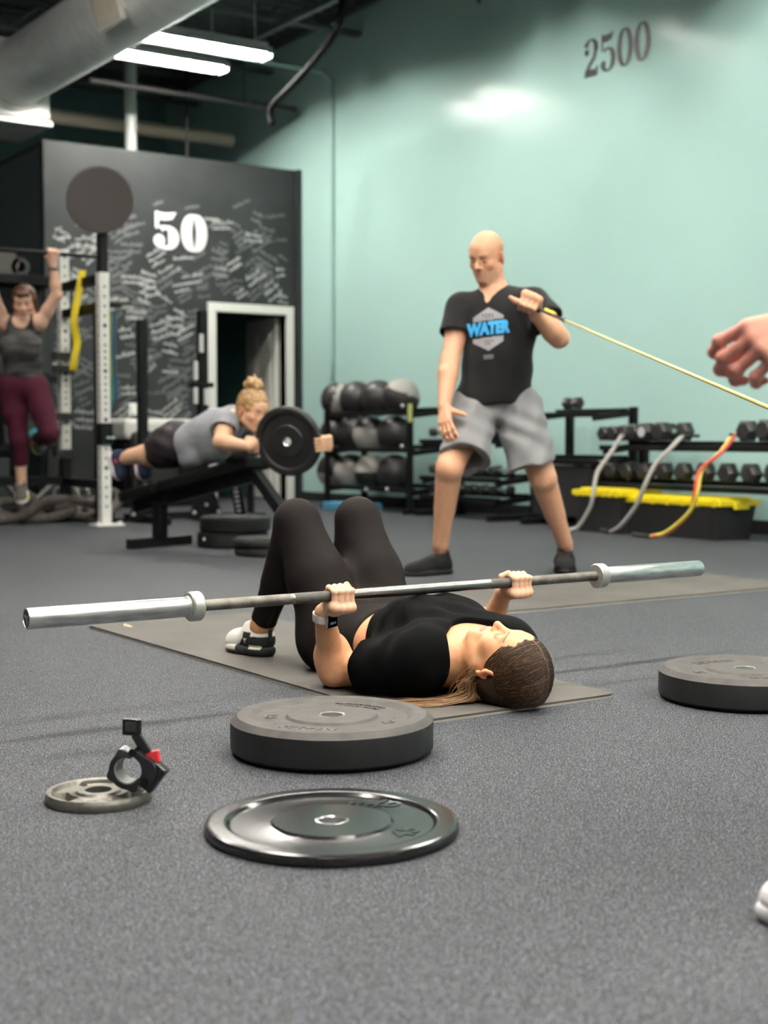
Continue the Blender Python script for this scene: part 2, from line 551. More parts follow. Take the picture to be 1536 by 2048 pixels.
def face_colors(V, C, l, f, u, sc, base, lip, brow, fem=False, stub=None, hairline=None):
    """tint for lips, brows, lash line and cheeks in the head's own frame"""
    q = (V - np.array(C)) / sc
    a, b, c = q @ l, q @ f, q @ u
    col = np.tile(np.array(base, float), (len(V), 1))
    near = (np.abs(a) < 0.11) & (np.abs(b) < 0.14) & (np.abs(c) < 0.15)
    def mix(w, cc):
        w = np.clip(w, 0, 1)[:, None] * near[:, None]
        col[:] = col * (1 - w) + np.array(cc) * w
    red = np.array(base) * np.array((1.08, 0.80, 0.76))
    for s in (-1, 1):
        mix(0.55 * np.exp(-(((a - s * 0.045) / 0.022) ** 2 + ((c + 0.028) / 0.02) ** 2)) * (b > 0.03), red)
        mix(0.6 * (np.abs(a) > 0.072) * (np.abs(c) < 0.05) * (b < 0.03), red)
    mix(0.5 * np.exp(-((a / 0.014) ** 2 + ((c + 0.03) / 0.012) ** 2)) * (b > 0.09), red)
    if stub is not None:
        mix(0.5 * ((c < -0.045) & (c > -0.125) & (b > 0.02) & (np.abs(a) < 0.07)) * np.clip((-0.03 - c) / 0.03, 0, 1), stub)
    lipz = np.where(c > -0.0664, np.abs(c + 0.0615) / 0.006, np.abs(c + 0.0715) / 0.0065)
    mix((np.abs(a) < 0.024) * (b > 0.072) * np.clip(1.4 - lipz - (np.abs(a) / 0.03) ** 2 * 0.5, 0, 1) * 1.2, lip)
    for s in (-1, 1):
        t = (s * a - 0.013) / 0.036
        cy = 0.0215 + 0.010 * np.sin(np.clip(t, 0, 1) * 2.2) - 0.002
        th = 0.0032 * (1.1 - 0.6 * np.clip(t, 0, 1))
        mix(((t > 0) & (t < 1.1) & (b > 0.03)) * np.clip(1.6 - np.abs(c - cy) / th, 0, 1) * 0.9, brow)
        dx = (s * a - 0.032) / 0.0155
        lash = -0.0035 - 0.0025 * (1 - dx ** 2)
        mix(((np.abs(dx) < 1) & (b > 0.05)) * np.clip(1.5 - np.abs(c - lash) / 0.0013, 0, 1) * 0.9, np.array(brow) * 0.5)
    return col


def fingers(g, joints, rad, k=0.004):
    """joints: per finger a list of points"""
    for J, r in zip(joints, rad):
        n = len(J)
        g.chain(J, [r * (1.0 - 0.25 * i / (n - 1)) for i in range(n)], k)
        for q in J[1:-1]: g.ell(q, (r * 1.04,) * 3, None, k)


def hand_open(g, w, d, n, s, curl=(20, 30, 20), sc=1.0, spread=6, thumb=(0.75, 0.55, 0.3), thumb_curl=20):
    """w wrist, d along the hand, n out of the palm, s towards the thumb side"""
    d = nrm(d); n = nrm(n - d * np.dot(n, d)); s = nrm(s - d * np.dot(s, d) - n * np.dot(s, n))
    H = G()
    mc = [w + sc * (0.092 * d + o * s) for o in (0.027, 0.009, -0.010, -0.028)]
    mc[0] = mc[0] - 0.002 * sc * d; mc[2] = mc[2] - 0.003 * sc * d; mc[3] = mc[3] - 0.011 * sc * d
    for m in mc: H.cap(w + 0.012 * sc * d + 0.35 * (m - w - np.dot(m - w, d) * d), m, 0.0155 * sc, 0.0115 * sc, 0.012 * sc)
    L = [(0.042, 0.026, 0.020), (0.046, 0.030, 0.021), (0.043, 0.028, 0.021), (0.034, 0.021, 0.019)]
    J = []
    for i, m in enumerate(mc):
        a = 0.0; p = m.copy(); js = [p]
        sp = math.radians(spread * (1.5 - i))
        dd = nrm(d * math.cos(sp) + s * math.sin(sp))
        for q in range(3):
            a += math.radians(curl[q] * (1 + 0.08 * i))
            p = p + sc * L[i][q] * (dd * math.cos(a) + n * math.sin(a)); js.append(p)
        J.append(js)
    fingers(H, J, [0.0092 * sc, 0.0096 * sc, 0.0092 * sc, 0.0080 * sc], 0.004 * sc)
    t0 = w + sc * (0.022 * d + 0.018 * s + 0.006 * n)
    td = nrm(thumb[0] * d + thumb[1] * s + thumb[2] * n)
    t1 = t0 + sc * 0.045 * td
    td2 = nrm(td + math.tan(math.radians(thumb_curl)) * nrm(d * 0.6 - s * 0.8))
    t2 = t1 + sc * 0.034 * td2; t3 = t2 + sc * 0.026 * nrm(td2 + 0.15 * d)
    H.cap(t0, t1, 0.0165 * sc, 0.0125 * sc, 0.012 * sc)
    H.chain([t1, t2, t3], [0.0118 * sc, 0.0105 * sc, 0.0085 * sc], 0.004 * sc)
    g.grp(H, 0.012 * sc)
    return J


def hand_grip(g, c, axis, r, w, thumb_dir, back, sc=1.0, wrap=(0, 85, 160, 215), spread=0.021, flip=1, thumb=True, fr=0.0092):
    """four fingers wrapped round a bar.  c centre of the grip on the bar, axis towards the thumb,
    back = direction (perpendicular to the bar) in which the knuckles lie, fingers run on towards `thumb_dir`"""
    axis = nrm(axis); e0 = nrm(back - axis * np.dot(back, axis)); e1 = nrm(thumb_dir - axis * np.dot(thumb_dir, axis) - e0 * np.dot(thumb_dir, e0))
    H = G(); J = []
    Rr = [r + 0.029 * sc, r + 0.0135 * sc, r + 0.0095 * sc, r + 0.009 * sc]
    for i in range(4):
        o = c + axis * (1.5 - i) * spread * sc
        js = []
        for a, R in zip(wrap, Rr):
            t = math.radians(a); js.append(o + R * (math.cos(t) * e0 + math.sin(t) * e1))
        if i == 3: js = [lerp(js[0], o, 0.08)] + js[1:]
        J.append(js)
    fingers(H, J, [fr * sc, fr * 1.05 * sc, fr * sc, fr * 0.9 * sc], 0.005 * sc)
    for js in J: H.cap(lerp(w, js[0], 0.12), js[0], 0.019 * sc, 0.0125 * sc, 0.014 * sc)
    pal = c + (r + 0.012 * sc) * nrm(e0 * 0.2 - e1)
    for i in (0, 1, 2, 3): H.cap(pal + axis * (1.5 - i) * spread * 0.95 * sc, J[i][0], 0.012 * sc, 0.0125 * sc, 0.014 * sc)
    H.cap(w, pal + axis * 0.01 * sc, 0.02 * sc, 0.016 * sc, 0.015 * sc)
    H.cap(w, pal - axis * 0.024 * sc, 0.019 * sc, 0.014 * sc, 0.015 * sc)
    if thumb:
        o = c + axis * 0.040 * sc
        tp = []
        for a, R, dx in ((-70, r + 0.014 * sc, -0.004), (-118, r + 0.013 * sc, 0.010), (-165, r + 0.0125 * sc, 0.010), (-205, r + 0.0165 * sc, -0.006)):
            t = math.radians(a); tp.append(o + axis * dx * sc + R * (math.cos(t) * e0 + math.sin(t) * e1))
        H.cap(w + axis * 0.006, tp[0], 0.019 * sc, 0.0145 * sc, 0.014 * sc)
        H.chain(tp, [0.0135 * sc, 0.0118 * sc, 0.0108 * sc, 0.0088 * sc], 0.005 * sc)
    g.grp(H, 0.010 * sc)
    return J


def arm(g, sh, el, wr, S=1.0, r=(0.050, 0.040, 0.038, 0.026), k=0.02):
    g.chain([sh, lerp(sh, el, 0.45), el], [r[0] * S, (r[0] * 0.55 + r[1] * 0.45) * S, r[1] * S], k)
    g.chain([el, lerp(el, wr, 0.3), wr], [r[2] * S, r[2] * 1.06 * S, r[3] * S], k)


def leg(g, hip, kn, an, back, S=1.0, r=(0.085, 0.058, 0.052, 0.036), k=0.025):
    """back = direction the calf bulges"""
    g.chain([hip, lerp(hip, kn, 0.5), kn], [r[0] * S, (r[0] * 0.5 + r[1] * 0.5) * 1.04 * S, r[1] * S], k)
    g.cap(kn, an, r[2] * 0.98 * S, r[3] * S, k)
    b = nrm(back)
    m = lerp(kn, an, 0.30) + b * 0.018 * S
    g.cap(lerp(kn, an, 0.16) + b * 0.008 * S, lerp(kn, an, 0.55) + b * 0.012 * S, r[2] * 0.98 * S, r[2] * 0.78 * S, k)
    g.ell(kn + -b * 0.012 * S, (r[1] * 0.86 * S,) * 3, None, k)


def torso(g, pel, che, nk, shL, shR, hipL, hipR, S=1.0, inf=0.0, dep=1.0, wid=1.0, k=0.05, neck=True, waist=0.8):
    u = nrm(che - pel); l = shL - shR; l = nrm(l - u * l.dot(u)); f = np.cross(l, u)
    hl = hipL - hipR; hl = nrm(hl - u * hl.dot(u)); hf = np.cross(hl, u)
    sw = np.linalg.norm(shL - shR) / 2
    hw = np.linalg.norm(hipL - hipR) / 2
    g.ell(pel, ((hw + 0.075 * S) * wid + inf, 0.105 * S * dep + inf, 0.125 * S + inf), (hl, hf, u), k)
    g.ell(lerp(pel, che, 0.5), (sw * waist * wid + inf, 0.098 * S * dep + inf, 0.17 * S + inf), (l, f, u), k)
    g.ell(che, (sw * 0.92 * wid + inf, 0.112 * S * dep + inf, 0.17 * S + inf), (l, f, u), k)
    top = lerp(shL, shR, 0.5)
    g.cap(lerp(shL, top, 0.12), lerp(shR, top, 0.12), 0.056 * S + inf, None, k)
    for sgn, sh in ((1, shL), (-1, shR)):
        g.cap(lerp(top, nk, 0.55), lerp(sh, top, 0.25), 0.040 * S + inf, 0.046 * S + inf, k)
    return l, f, u

# ------------------------------------------------------------------ setting
X0, X1, Y0, Y1, ZC = -5.5, 7.82, -4.5, 16.5, 5.05
BX, BY, BZ = 4.95, 13.18, 3.50           # the black chalk-walled office: left corner, front wall, height
M_FLOOR = mat_floor()
M_TEAL = mat('turquoise_gloss_paint', (0.455, 0.685, 0.640), 0.20, spec=0.11, noise=0.05, nscale=0.6, bump=0.12, bscale=9)
M_WHITEWALL = mat('pale_wall_paint', (0.30, 0.32, 0.32), 0.6)
M_DARKTEAL = mat('dull_teal_paint', (0.16, 0.30, 0.29), 0.6)
M_CHALK = mat('chalkboard_paint', (0.030, 0.033, 0.034), 0.48, spec=0.18, noise=0.25, nscale=2)
M_BLACKTRIM = mat('black_trim', (0.012, 0.012, 0.013), 0.5)
M_WHITE = mat('white_gloss_paint', (0.80, 0.79, 0.74), 0.35)
M_DECK = mat('dark_deck', (0.075, 0.080, 0.082), 0.55, metal=0.2)
M_JOIST = mat('grey_joist_steel', (0.10, 0.11, 0.115), 0.5, metal=0.2)
M_GALV = mat('galvanised_steel', (0.92, 0.93, 0.91), 0.40, metal=0.30, noise=0.10, nscale=6)
M_BLACK = mat('black_powder_coat', (0.006, 0.006, 0.0065), 0.45, spec=0.18)
M_RUB = mat('black_rubber', (0.020, 0.020, 0.021), 0.55, noise=0.35, nscale=40, noise_col=(0.034, 0.034, 0.034))
M_CHALKW = mat('white_chalk_marker', (0.72, 0.73, 0.72), 0.8)
M_CHALKG = mat('faded_chalk_marker', (0.105, 0.112, 0.115), 0.8)
M_CHALKS = mat('soft_chalk_marker', (0.34, 0.345, 0.34), 0.8)
M_CREAM = mat('cream_plastic', (0.72, 0.70, 0.62), 0.4)


def struct(mb, name, m, parent=None, **k):
    o = mb.build(name, m, parent, **k)
    if parent is None: o['kind'] = 'structure'
    return o

struct(MB().bx(X0, X1, Y0, Y1, -0.10, 0), 'floor', M_FLOOR)
w_right = struct(MB().bx(X1, X1 + .15, Y0, Y1, 0, ZC), 'wall_right', M_TEAL)
struct(MB().bx(X0, X1, Y1, Y1 + .15, 0, ZC), 'wall_back', M_DARKTEAL)
struct(MB().bx(X0 - .15, X0, Y0, Y1, 0, ZC), 'wall_left', M_WHITEWALL)
struct(MB().bx(X0, X1, Y0 - .15, Y0, 0, ZC), 'wall_front', M_WHITEWALL)
struct(MB().bx(X1 - .016, X1, Y0, BY, 0, .10, .003), 'baseboard_right', M_BLACKTRIM)
# ceiling: ribbed deck
mb = MB()
y = Y0
prof = []
while y < Y1:
    prof += [(y, 0.0), (y + .045, 0.0), (y + .065, .045), (y + .135, .045), (y + .155, 0.0)]
    y += .155 + .045
vs = []; fs = []
for (yy, dz) in prof:
    vs += [(X0, yy, ZC + dz), (X1, yy, ZC + dz)]
for i in range(len(prof) - 1): fs.append((2 * i, 2 * i + 1, 2 * i + 3, 2 * i + 2))
ceil = mesh_obj('ceiling', vs, fs, M_DECK); ceil['kind'] = 'structure'
for yj in (8.4, 10.2, 12.0, 13.8, 15.6):
    j = MB()
    j.bx(X0, X1, yj - .05, yj + .05, ZC - .05, ZC - .005)
    j.bx(X0, X1, yj - .05, yj + .05, ZC - .34, ZC - .30)
    x = X1 - .1; up = True
    while x > -1.5:
        j.cyl((x, yj, ZC - .05 if up else ZC - .31), (x - .32, yj, ZC - .31 if up else ZC - .05), .014, seg=6)
        x -= .32; up = not up
    j.build('joist', M_JOIST, ceil)
# beam along the turquoise wall: ledger angle
MB().bx(X1 - .07, X1 - .003, Y0, Y1, ZC - .09, ZC - .003).build('ledger_angle', M_JOIST, ceil)

# office: front wall with the doorway, side wall, lid
DX0, DX1, DZ = 6.79, 7.64, 2.00
mb = MB()
mb.bx(BX, DX0, BY, BY + .12, 0, BZ); mb.bx(DX1, X1, BY, BY + .12, 0, BZ); mb.bx(DX0, DX1, BY, BY + .12, DZ, BZ)
w_office = struct(mb, 'wall_office_front', M_CHALK)
struct(MB().bx(BX, BX + .12, BY + .12, Y1, 0, BZ), 'wall_office_side', mat('black_wall_paint', (0.045, 0.052, 0.055), 0.5))
struct(MB().bx(BX, X1, BY, Y1, BZ, BZ + .06), 'trim_office_lid', M_CHALK)
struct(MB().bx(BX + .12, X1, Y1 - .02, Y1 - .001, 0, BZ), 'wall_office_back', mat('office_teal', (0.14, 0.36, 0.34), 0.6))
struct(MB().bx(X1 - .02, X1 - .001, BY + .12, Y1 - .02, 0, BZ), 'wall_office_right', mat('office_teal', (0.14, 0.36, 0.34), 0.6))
struct(MB().bx(BX, DX0 - .09, BY - .014, BY, 0, .10), 'baseboard_office', M_BLACKTRIM)
struct(MB().bx(X1 - .055, X1 - .001, BY - .055, BY - .001, 0, BZ + .06), 'trim_1', M_CHALK)
# door frame and the door standing ajar
fr = MB()
for (a, b_) in ((DX0 - .09, DX0), (DX1, DX1 + .09)):
    fr.bx(a, b_, BY - .03, BY + .14, 0, DZ + .09, .006)
fr.bx(DX0 - .09, DX1 + .09, BY - .032, BY + .141, DZ, DZ + .092, .006)
struct(fr, 'trim_2', M_WHITE)
dr = empty('door_1', (DX1 - .003, BY + .14, 0)); dr['kind'] = 'structure'
ang = math.radians(180 - 96)
dvec = A(math.cos(ang), math.sin(ang), 0); dn = A(-math.sin(ang), math.cos(ang), 0)
Rd = Matrix((tuple(dvec), tuple(dn), (0, 0, 1))).transposed()
do = A(DX1 - .024, BY + .142, 0)
MB().box(do + dvec * .42 + A(0, 0, 1.0), (.82, .04, 1.97), Rd, .003).build('door_leaf', M_WHITE, dr)
for (cx, w_) in ((.24, .26), (.60, .26)):
    for (cz, h_) in ((.48, .62), (1.22, .62), (1.74, .22)):
        MB().box(do + dvec * cx + dn * .019 + A(0, 0, cz), (w_, .014, h_), Rd, .005).box(do + dvec * cx + dn * .026 + A(0, 0, cz), (w_ - .07, .012, h_ - .07), Rd, .005).build('door_panel', M_WHITE, dr)
MB().sph(do + dvec * .77 + dn * .055 + A(0, 0, .98), .028).cyl(do + dvec * .77 + dn * .02 + A(0, 0, .98), do + dvec * .77 + dn * .05 + A(0, 0, .98), .012).build('door_knob', M_GALV, dr, smooth=True)


# ---- painted numerals
def ribbon(pts, thick, thin, closed=False):
    n = len(pts); L_ = []; R_ = []
    for i in range(n):
        a = pts[i - 1] if (closed or i > 0) else pts[i]
        b = pts[(i + 1) % n] if (closed or i < n - 1) else pts[i]
        dx, dy = b[0] - a[0], b[1] - a[1]; q = math.hypot(dx, dy) or 1
        dx /= q; dy /= q
        w = thin + (thick - thin) * dy * dy
        L_.append((pts[i][0] - dy * w, pts[i][1] + dx * w)); R_.append((pts[i][0] + dy * w, pts[i][1] - dx * w))
    V = L_ + R_
    m = n if closed else n - 1
    F = [(i, (i + 1) % n, n + (i + 1) % n, n + i) for i in range(m)]
    return V, F

def digit(ch, w, h, thick, thin):
    """fat didone numeral in a w x h cell"""
    V = []; F = []; lay = [0.0]
    def add(v, f):
        o = len(V); lay[0] += .0007; V.extend([(p[0], p[1], lay[0]) for p in v]); F.extend([tuple(i + o for i in q) for q in f])
    def disc(x, y, r):
        add([(x + r * math.cos(a * PI / 8), y + r * math.sin(a * PI / 8)) for a in range(16)], [tuple(range(16))])
    arc = lambda cx, cy, rx, ry, a0, a1, n=26: [(cx + rx * math.cos(math.radians(a0 + (a1 - a0) * i / n)), cy + ry * math.sin(math.radians(a0 + (a1 - a0) * i / n))) for i in range(n + 1)]
    if ch == '0':
        add(*ribbon(arc(w / 2, h / 2, w / 2 - thick, h / 2 - thin, 0, 360, 40)[:-1], thick, thin, True))
    if ch == '5':
        bw = w * .5 - thick; by = h * .32
        add(*ribbon(arc(w * .5, by, bw, by - thin, 128, -160), thick, thin))
        disc(w * .14 + thick * .55, h * .20 + thick * .2, thick * 1.05)
        add([(w * .10, h * .55), (w * .10 + 2.2 * thin, h * .55), (w * .10 + 2.2 * thin, h), (w * .10, h)], [(0, 1, 2, 3)])
        add([(w * .10, h * .985), (w * .10, h * .80), (w * .45, h * .775), (w * .75, h * .82), (w * .90, h * 1.01), (w * .5, h * .97)], [(0, 1, 2, 3, 4, 5)])
    if ch == '2':
        top = arc(w * .48, h * .74, w * .48 - thick, h * .26 - thin, 165, -20)
        add(*ribbon(top, thick, thin))
        ex = top[-1]
        add(*ribbon([ex, (ex[0] - w * .10, h * .48), (w * .38, h * .30), (w * .14, h * .10)], thick * .8, thin * 1.2))
        disc(w * .17 + thick * .3, h * .66, thick * 1.0)
        add([(w * .03, 0), (w * .9, 0), (w * .98, h * .24), (w * .90, h * .25), (w * .80, h * .16), (w * .45, h * .20), (w * .12, h * .13)], [(0, 1, 2, 3, 4, 5, 6)])
    return V, F

def decal(name, V, F, o, ex, ey, off, m, parent):
    """flat painted mark: local (x,y) -> o + x ex + y ey, lifted by off along ex x ey"""
    o = A(*o); n = np.cross(ex, ey)
    P = [o + q[0] * np.array(ex) + q[1] * np.array(ey) + n * (off + (q[2] if len(q) > 2 else 0)) for q in V]
    return mesh_obj(name, P, F, m, parent)

M_BLKPAINT = mat('black_wall_lettering', (0.012, 0.012, 0.012), 0.5)
EX_T, EY_T = A(0, -1, 0), A(0, 0, 1)
a0 = at(1168, 128, x=X1); a1 = at(1303, 92, x=X1)
span = a0[1] - a1[1]; hgt = .30
zb = at(1171, 157, x=X1)[2]
for i, ch in enumerate('2500'):
    wd = span * .235
    decal('numeral', *digit(ch, wd, hgt, wd * .150, .009), (X1, a0[1] - i * span * .252, zb), EX_T, EY_T, .003, M_BLKPAINT, w_right)
EX_C, EY_C = A(1, 0, 0), A(0, 0, 1)
c0 = at(305, 497, y=BY); c1 = at(414, 503, y=BY); ctop = at(310, 420, y=BY)
span = c1[0] - c0[0]; hgt = ctop[2] - c0[2] - .01
for i, ch in enumerate('50'):
    wd = span * .48
    decal('numeral', *digit(ch, wd, hgt, wd * .205, .018), (c0[0] + i * span * .52, BY, c0[2]), EX_C, EY_C, .003, M_CHALKW, w_office)
# signatures: illegible handwriting, many strokes in two chalk tones
rng = random.Random(5)
ink = {0: ([], []), 1: ([], [])}
def scrawl(x, z, length, hgt, rot, tone, lines, wd):
    V, F = ink[tone]
    for ln in range(lines):
        pts = []
        n = int(length / (hgt * .20)) + 4
        lx = length * rng.uniform(.65, 1.0)
        for i in range(n):
            t = i / (n - 1)
            a = hgt * (.5 if rng.random() < .75 else 1.0)
            pts.append((t * lx + rng.uniform(-.2, .2) * hgt, -ln * hgt * 1.45 + (a if i % 2 else -hgt * .12 * rng.random()) * rng.uniform(.6, 1)))
        pts = [tuple(q[:2]) for q in spline([(p[0], p[1], 0) for p in pts], 4)]
        v, f = ribbon(pts, wd, wd * .7)
        o = len(V); c, s_ = math.cos(rot), math.sin(rot)
        m_ = len(v) // 2; V.extend([(x + p[0] * c - p[1] * s_, z + p[0] * s_ + p[1] * c, .0022 * (i_ % m_) / m_ + .0006 * ln) for i_, p in enumerate(v)]); F.extend([tuple(k + o for k in q) for q in f])
placed = []
tries = 0
while len(placed) < 250 and tries < 9000:
    tries += 1
    px_ = rng.uniform(105, 585); py_ = rng.uniform(415, 850)
    if py_ < 470 and rng.random() < .93: continue
    if py_ < 520 and rng.random() < .5: continue
    p = at(px_, py_, y=BY)
    lg = rng.uniform(.13, .30)
    if DX0 - .15 - lg < p[0] < DX1 + .12 and p[2] < DZ + .16: continue
    if p[0] + lg > X1 - .10 or p[0] < BX + .05: continue
    if c0[0] - .25 < p[0] < c1[0] + .02 and c0[2] - .08 < p[2] < c0[2] + .42: continue
    if any(abs(p[0] - q[0]) < .15 and abs(p[2] - q[1]) < .085 for q in placed): continue
    placed.append((p[0], p[2]))
    scrawl(p[0], p[2], lg, rng.uniform(.034, .058), math.radians(rng.choice([-25, -8, 0, 12, 25, 32, 38]) + rng.uniform(-6, 6)), 0 if rng.random() < .38 else 1, rng.choice([1, 2, 2, 3]), rng.uniform(.0032, .006))
for (px_, py_, lg, rot) in ((308, 412, .16, 25), (370, 418, .17, 12), (408, 438, .22, -2), (415, 455, .30, 8), (252, 440, .16, 20), (250, 458, .24, 18), (492, 470, .24, -3), (490, 482, .28, 0)):
    p = at(px_, py_, y=BY); scrawl(p[0], p[2], lg, .04, math.radians(rot), 0 if px_ in (408, 492, 490) else 1, 1, .005)
for t, m in ((0, M_CHALKS), (1, M_CHALKG)):
    o = decal('handwriting', *ink[t], (0, BY, 0), EX_C, EY_C, .002, m, w_office); o['kind'] = 'stuff'
nq = at(270, 818, y=BY)
setp(MB().bx(nq[0] - .065, nq[0] + .065, BY - .004, BY - .001, nq[2] - .06, nq[2] + .06).build('paper_notice', mat('paper', (0.8, 0.79, 0.76), 0.7)), 'small blank white paper notice taped low on the black chalk wall', 'notice')

# conduit on the turquoise wall
ct = [at(330, 118, y=12.6), at(560, 137, y=12.6)]
zc = ct[1][2]
cy = at(668, 300, x=X1)[1]
pts = [(5.35, cy, zc), (X1 - .35, cy, zc), (X1 - .12, cy, zc - .02), (X1 - .035, cy, zc - .12), (X1 - .025, cy, zc - .35), (X1 - .025, cy, 1.1)]
setp(MB().tube(spline(pts, 8), .022, 10).build('conduit', mat('teal_painted_conduit', (0.36, 0.55, 0.51), 0.35), smooth=True), 'thin metal conduit bending down the turquoise wall near the corner', 'conduit')

# ------------------------------------------------------------------ ceiling lights: hooded two-tube strips
M_TUBE = mat('lit_tube', (1, 1, 1), emit=(TUBE_COL, TUBE_POWER))
M_HOOD = mat('white_reflector', (0.75, 0.75, 0.73), 0.4)
def strip_light(x, y, z, label, group=None, sk=.085):
    t = empty('strip_light', (x, y, z), label, 'light', group)
    h = MB()
    h.bx(x - .62, x + .62, y - .04, y + .04, z + .04, z + .10, .004)
    for s in (() if sk < 0 else (-1, 1)):
        pts = [A(0, s * .02, .045), A(0, s * .10, .035), A(0, s * .150, -sk), A(0, s * .158, -sk), A(0, s * .108, .043), A(0, s * .02, .053)]
        Mx = Matrix(((0, 0, 1, x - .62), (1, 0, 0, y), (0, 1, 0, z), (0, 0, 0, 1)))
        h.prism([(p[1], p[2]) for p in (pts if s > 0 else pts[::-1])], Mx, 1.24)
    for xa in (() if sk < 0 else (x - .63, x + .62)): h.bx(xa, xa + .01, y - .10, y + .10, z - .05, z + .045)
    h.build('housing', M_HOOD, t)
    for s in (-1, 1):
        tb = MB().cyl((x - .585, y + s * .055, z + .005), (x + .585, y + s * .055, z + .005), .019, seg=12).build('tube', M_TUBE, t, smooth=True, angle=.8)
        for xa in (x - .62, x + .585):
            MB().bx(xa, xa + .035, y + s * .055 - .018, y + s * .055 + .018, z - .02, z + .05, .003).build('lamp_holder', M_CREAM, t)
    for s in (-1, 1):
        MB().cyl((x + s * .5, y, z + .10), (x + s * .5, y, ZC), .004, seg=6).build('hanger_rod', M_GALV, t)
LZ = 4.28
l1 = at(414, 88, z=LZ); l2 = at(330, 116, z=LZ)
strip_light(l1[0], l1[1], LZ, 'lit fluorescent strip light nearest the turquoise wall, in front of the other', sk=.03)
strip_light(l2[0], l2[1], LZ, 'lit fluorescent strip light half hidden behind the silver duct', sk=.03)
for yy, xs_ in ((-2.6, (5.95, 3.95, 2.65, 1.35, .05)), (.2, (5.95, 3.95, 2.65, 1.35, .05)), (3.15, (5.95, 3.95, 2.65, 1.35, .05)), (6.2, (6.05, 2.65, 1.35)), (8.9, (6.1,))):
    for xx in xs_:
        strip_light(xx, yy, LZ, 'hooded fluorescent strip light hanging over the gym floor outside the picture', 'strip lights overhead')

for yy in (9.3,):  # unseen batten added to brighten the duct flank and the hanging woman
    strip_light(2.75, yy, LZ, 'bare fluorescent batten added over the rig to light the silver duct, outside the picture', sk=-1)

# ------------------------------------------------------------------ duct, pipes, cable
DR = .31
p_end = at(30, 150, z=4.32)
dxx, dyy, dzz = p_end
t = empty('air_duct', (dxx, dyy, dzz), 'large silver spiral air duct running under the ceiling to a square box', 'duct')
d = MB(); prof = []
yy = dyy
L0 = dyy - 1.0
k = 0
while yy > 1.0:
    prof += [(DR, yy), (DR, yy - .10), (DR + .0035, yy - .112), (DR + .0035, yy - .128), (DR, yy - .14)]; yy -= .14
R90 = Matrix(((1, 0, 0), (0, 0, 1), (0, -1, 0)))       # local z -> world y
d.lathe(prof, (dxx, 0, dzz), 40, R90)
d.build('duct_pipe', M_GALV, t, smooth=True, angle=.9)
pl = MB().bx(dxx - .62, dxx + .36, dyy, dyy + .9, dzz - .40, dzz + .36, .01)
pl.build('plenum_box', M_GALV, t)
MB().lathe([(DR + .005, dyy - .05), (DR + .05, dyy - .045), (DR + .055, dyy - .01), (DR + .005, dyy - .005)], (dxx, 0, dzz), 40, R90).build('flange', mat('white_sealed_metal', (0.66, 0.66, 0.62), 0.5), t, smooth=True, angle=.8)
MB().bx(dxx - .64, dxx + .38, dyy - .02, dyy + .92, dzz - .47, dzz - .42, .004).build('drip_edge', M_GALV, t)
lb = at(220, 20, y=9.2)
# striped register set in the flank of the duct that faces the gym
rq = at(217, 14, x=dxx - .29)
rg = empty('air_register', rq, 'pale slotted air register set in the flank of the silver duct', 'vent')
Rr = Matrix.Rotation(math.radians(-14), 3, 'Y')
MB().box(rq, (.05, .46, .30), Rr, .006).build('frame', mat('register_frame', (.66, .63, .58), .5), rg)
for q in range(6): MB().box(rq + A(-.028, -.19 + q * .076, 0), (.02, .042, .25), Rr).build('slat', mat('register_slat', (0.50, 0.40, 0.34) if q % 2 else (.5, .45, .36), 0.5), rg)

cab = [at(684, 12, d=11.6), at(672, 60, d=11.9), at(640, 108, d=12.3), at(590, 165, d=12.9), at(550, 205, d=13.4), at(541, 225, d=13.5), at(543, 250, d=13.5)]
cab = [A(cab[0][0] + .02, cab[0][1], ZC)] + cab
setp(MB().tube(spline(cab, 8), .032, 10).build('cable', mat('black_cable', (0.003, 0.003, 0.003), 0.75, spec=0.1), smooth=True), 'thick black cable sagging from the ceiling in front of the turquoise corner', 'cable')
# beige pipe along the back, vertical white pipe through the office lid, black rod, grey rails
bp0 = at(70, 228, y=14.2); bp1 = at(462, 279, y=14.2)
setp(MB().cyl(bp0, A(bp1[0], 14.2, bp0[2]), .075, seg=20).build('beam_pipe', mat('tan_pipe', (0.42, 0.36, 0.28), 0.5), smooth=True, angle=.8), 'long tan pipe running level above the black office', 'pipe')
vp = at(262, 300, y=13.75)
setp(MB().cyl((vp[0], vp[1], BZ + .06), (vp[0], vp[1], 4.6), .062, seg=20).sph((vp[0], vp[1], 4.6), .066).cyl((vp[0], vp[1], 4.6), (vp[0] + 1.0, vp[1], 4.75), .05).build('vent_pipe', mat('pale_pvc', (0.42, 0.45, 0.42), 0.4), smooth=True, angle=.8), 'pale upright vent pipe rising from the black office roof', 'pipe')
rp = at(374, 300, y=13.6)
setp(MB().cyl((rp[0], rp[1], BZ + .06), (rp[0], rp[1], ZC), .014, seg=8).build('threaded_rod', M_BLACK), 'thin black rod from the office roof up to the ceiling', 'rod')
sp0 = at(330, 178, y=13.1); sp1 = at(545, 215, y=13.1)
setp(MB().cyl(A(5.4, 13.1, sp1[2]), A(X1 - .6, 13.1, sp1[2]), .03).cyl(A(X1 - .6, 13.1, sp1[2]), A(X1 - .1, 13.1, sp1[2]), .04).cyl((5.9, 13.1, sp1[2]), (5.9, 13.1, ZC), .006, seg=8).cyl((7.1, 13.1, sp1[2]), (7.1, 13.1, ZC), .006, seg=8).build('sprinkler_pipe', mat('dark_iron_pipe', (0.035, 0.033, 0.033), 0.5), smooth=True, angle=.8), 'dark sprinkler pipe near the corner with a pale end coupling', 'pipe')
g0 = at(700, 4, y=9.6)
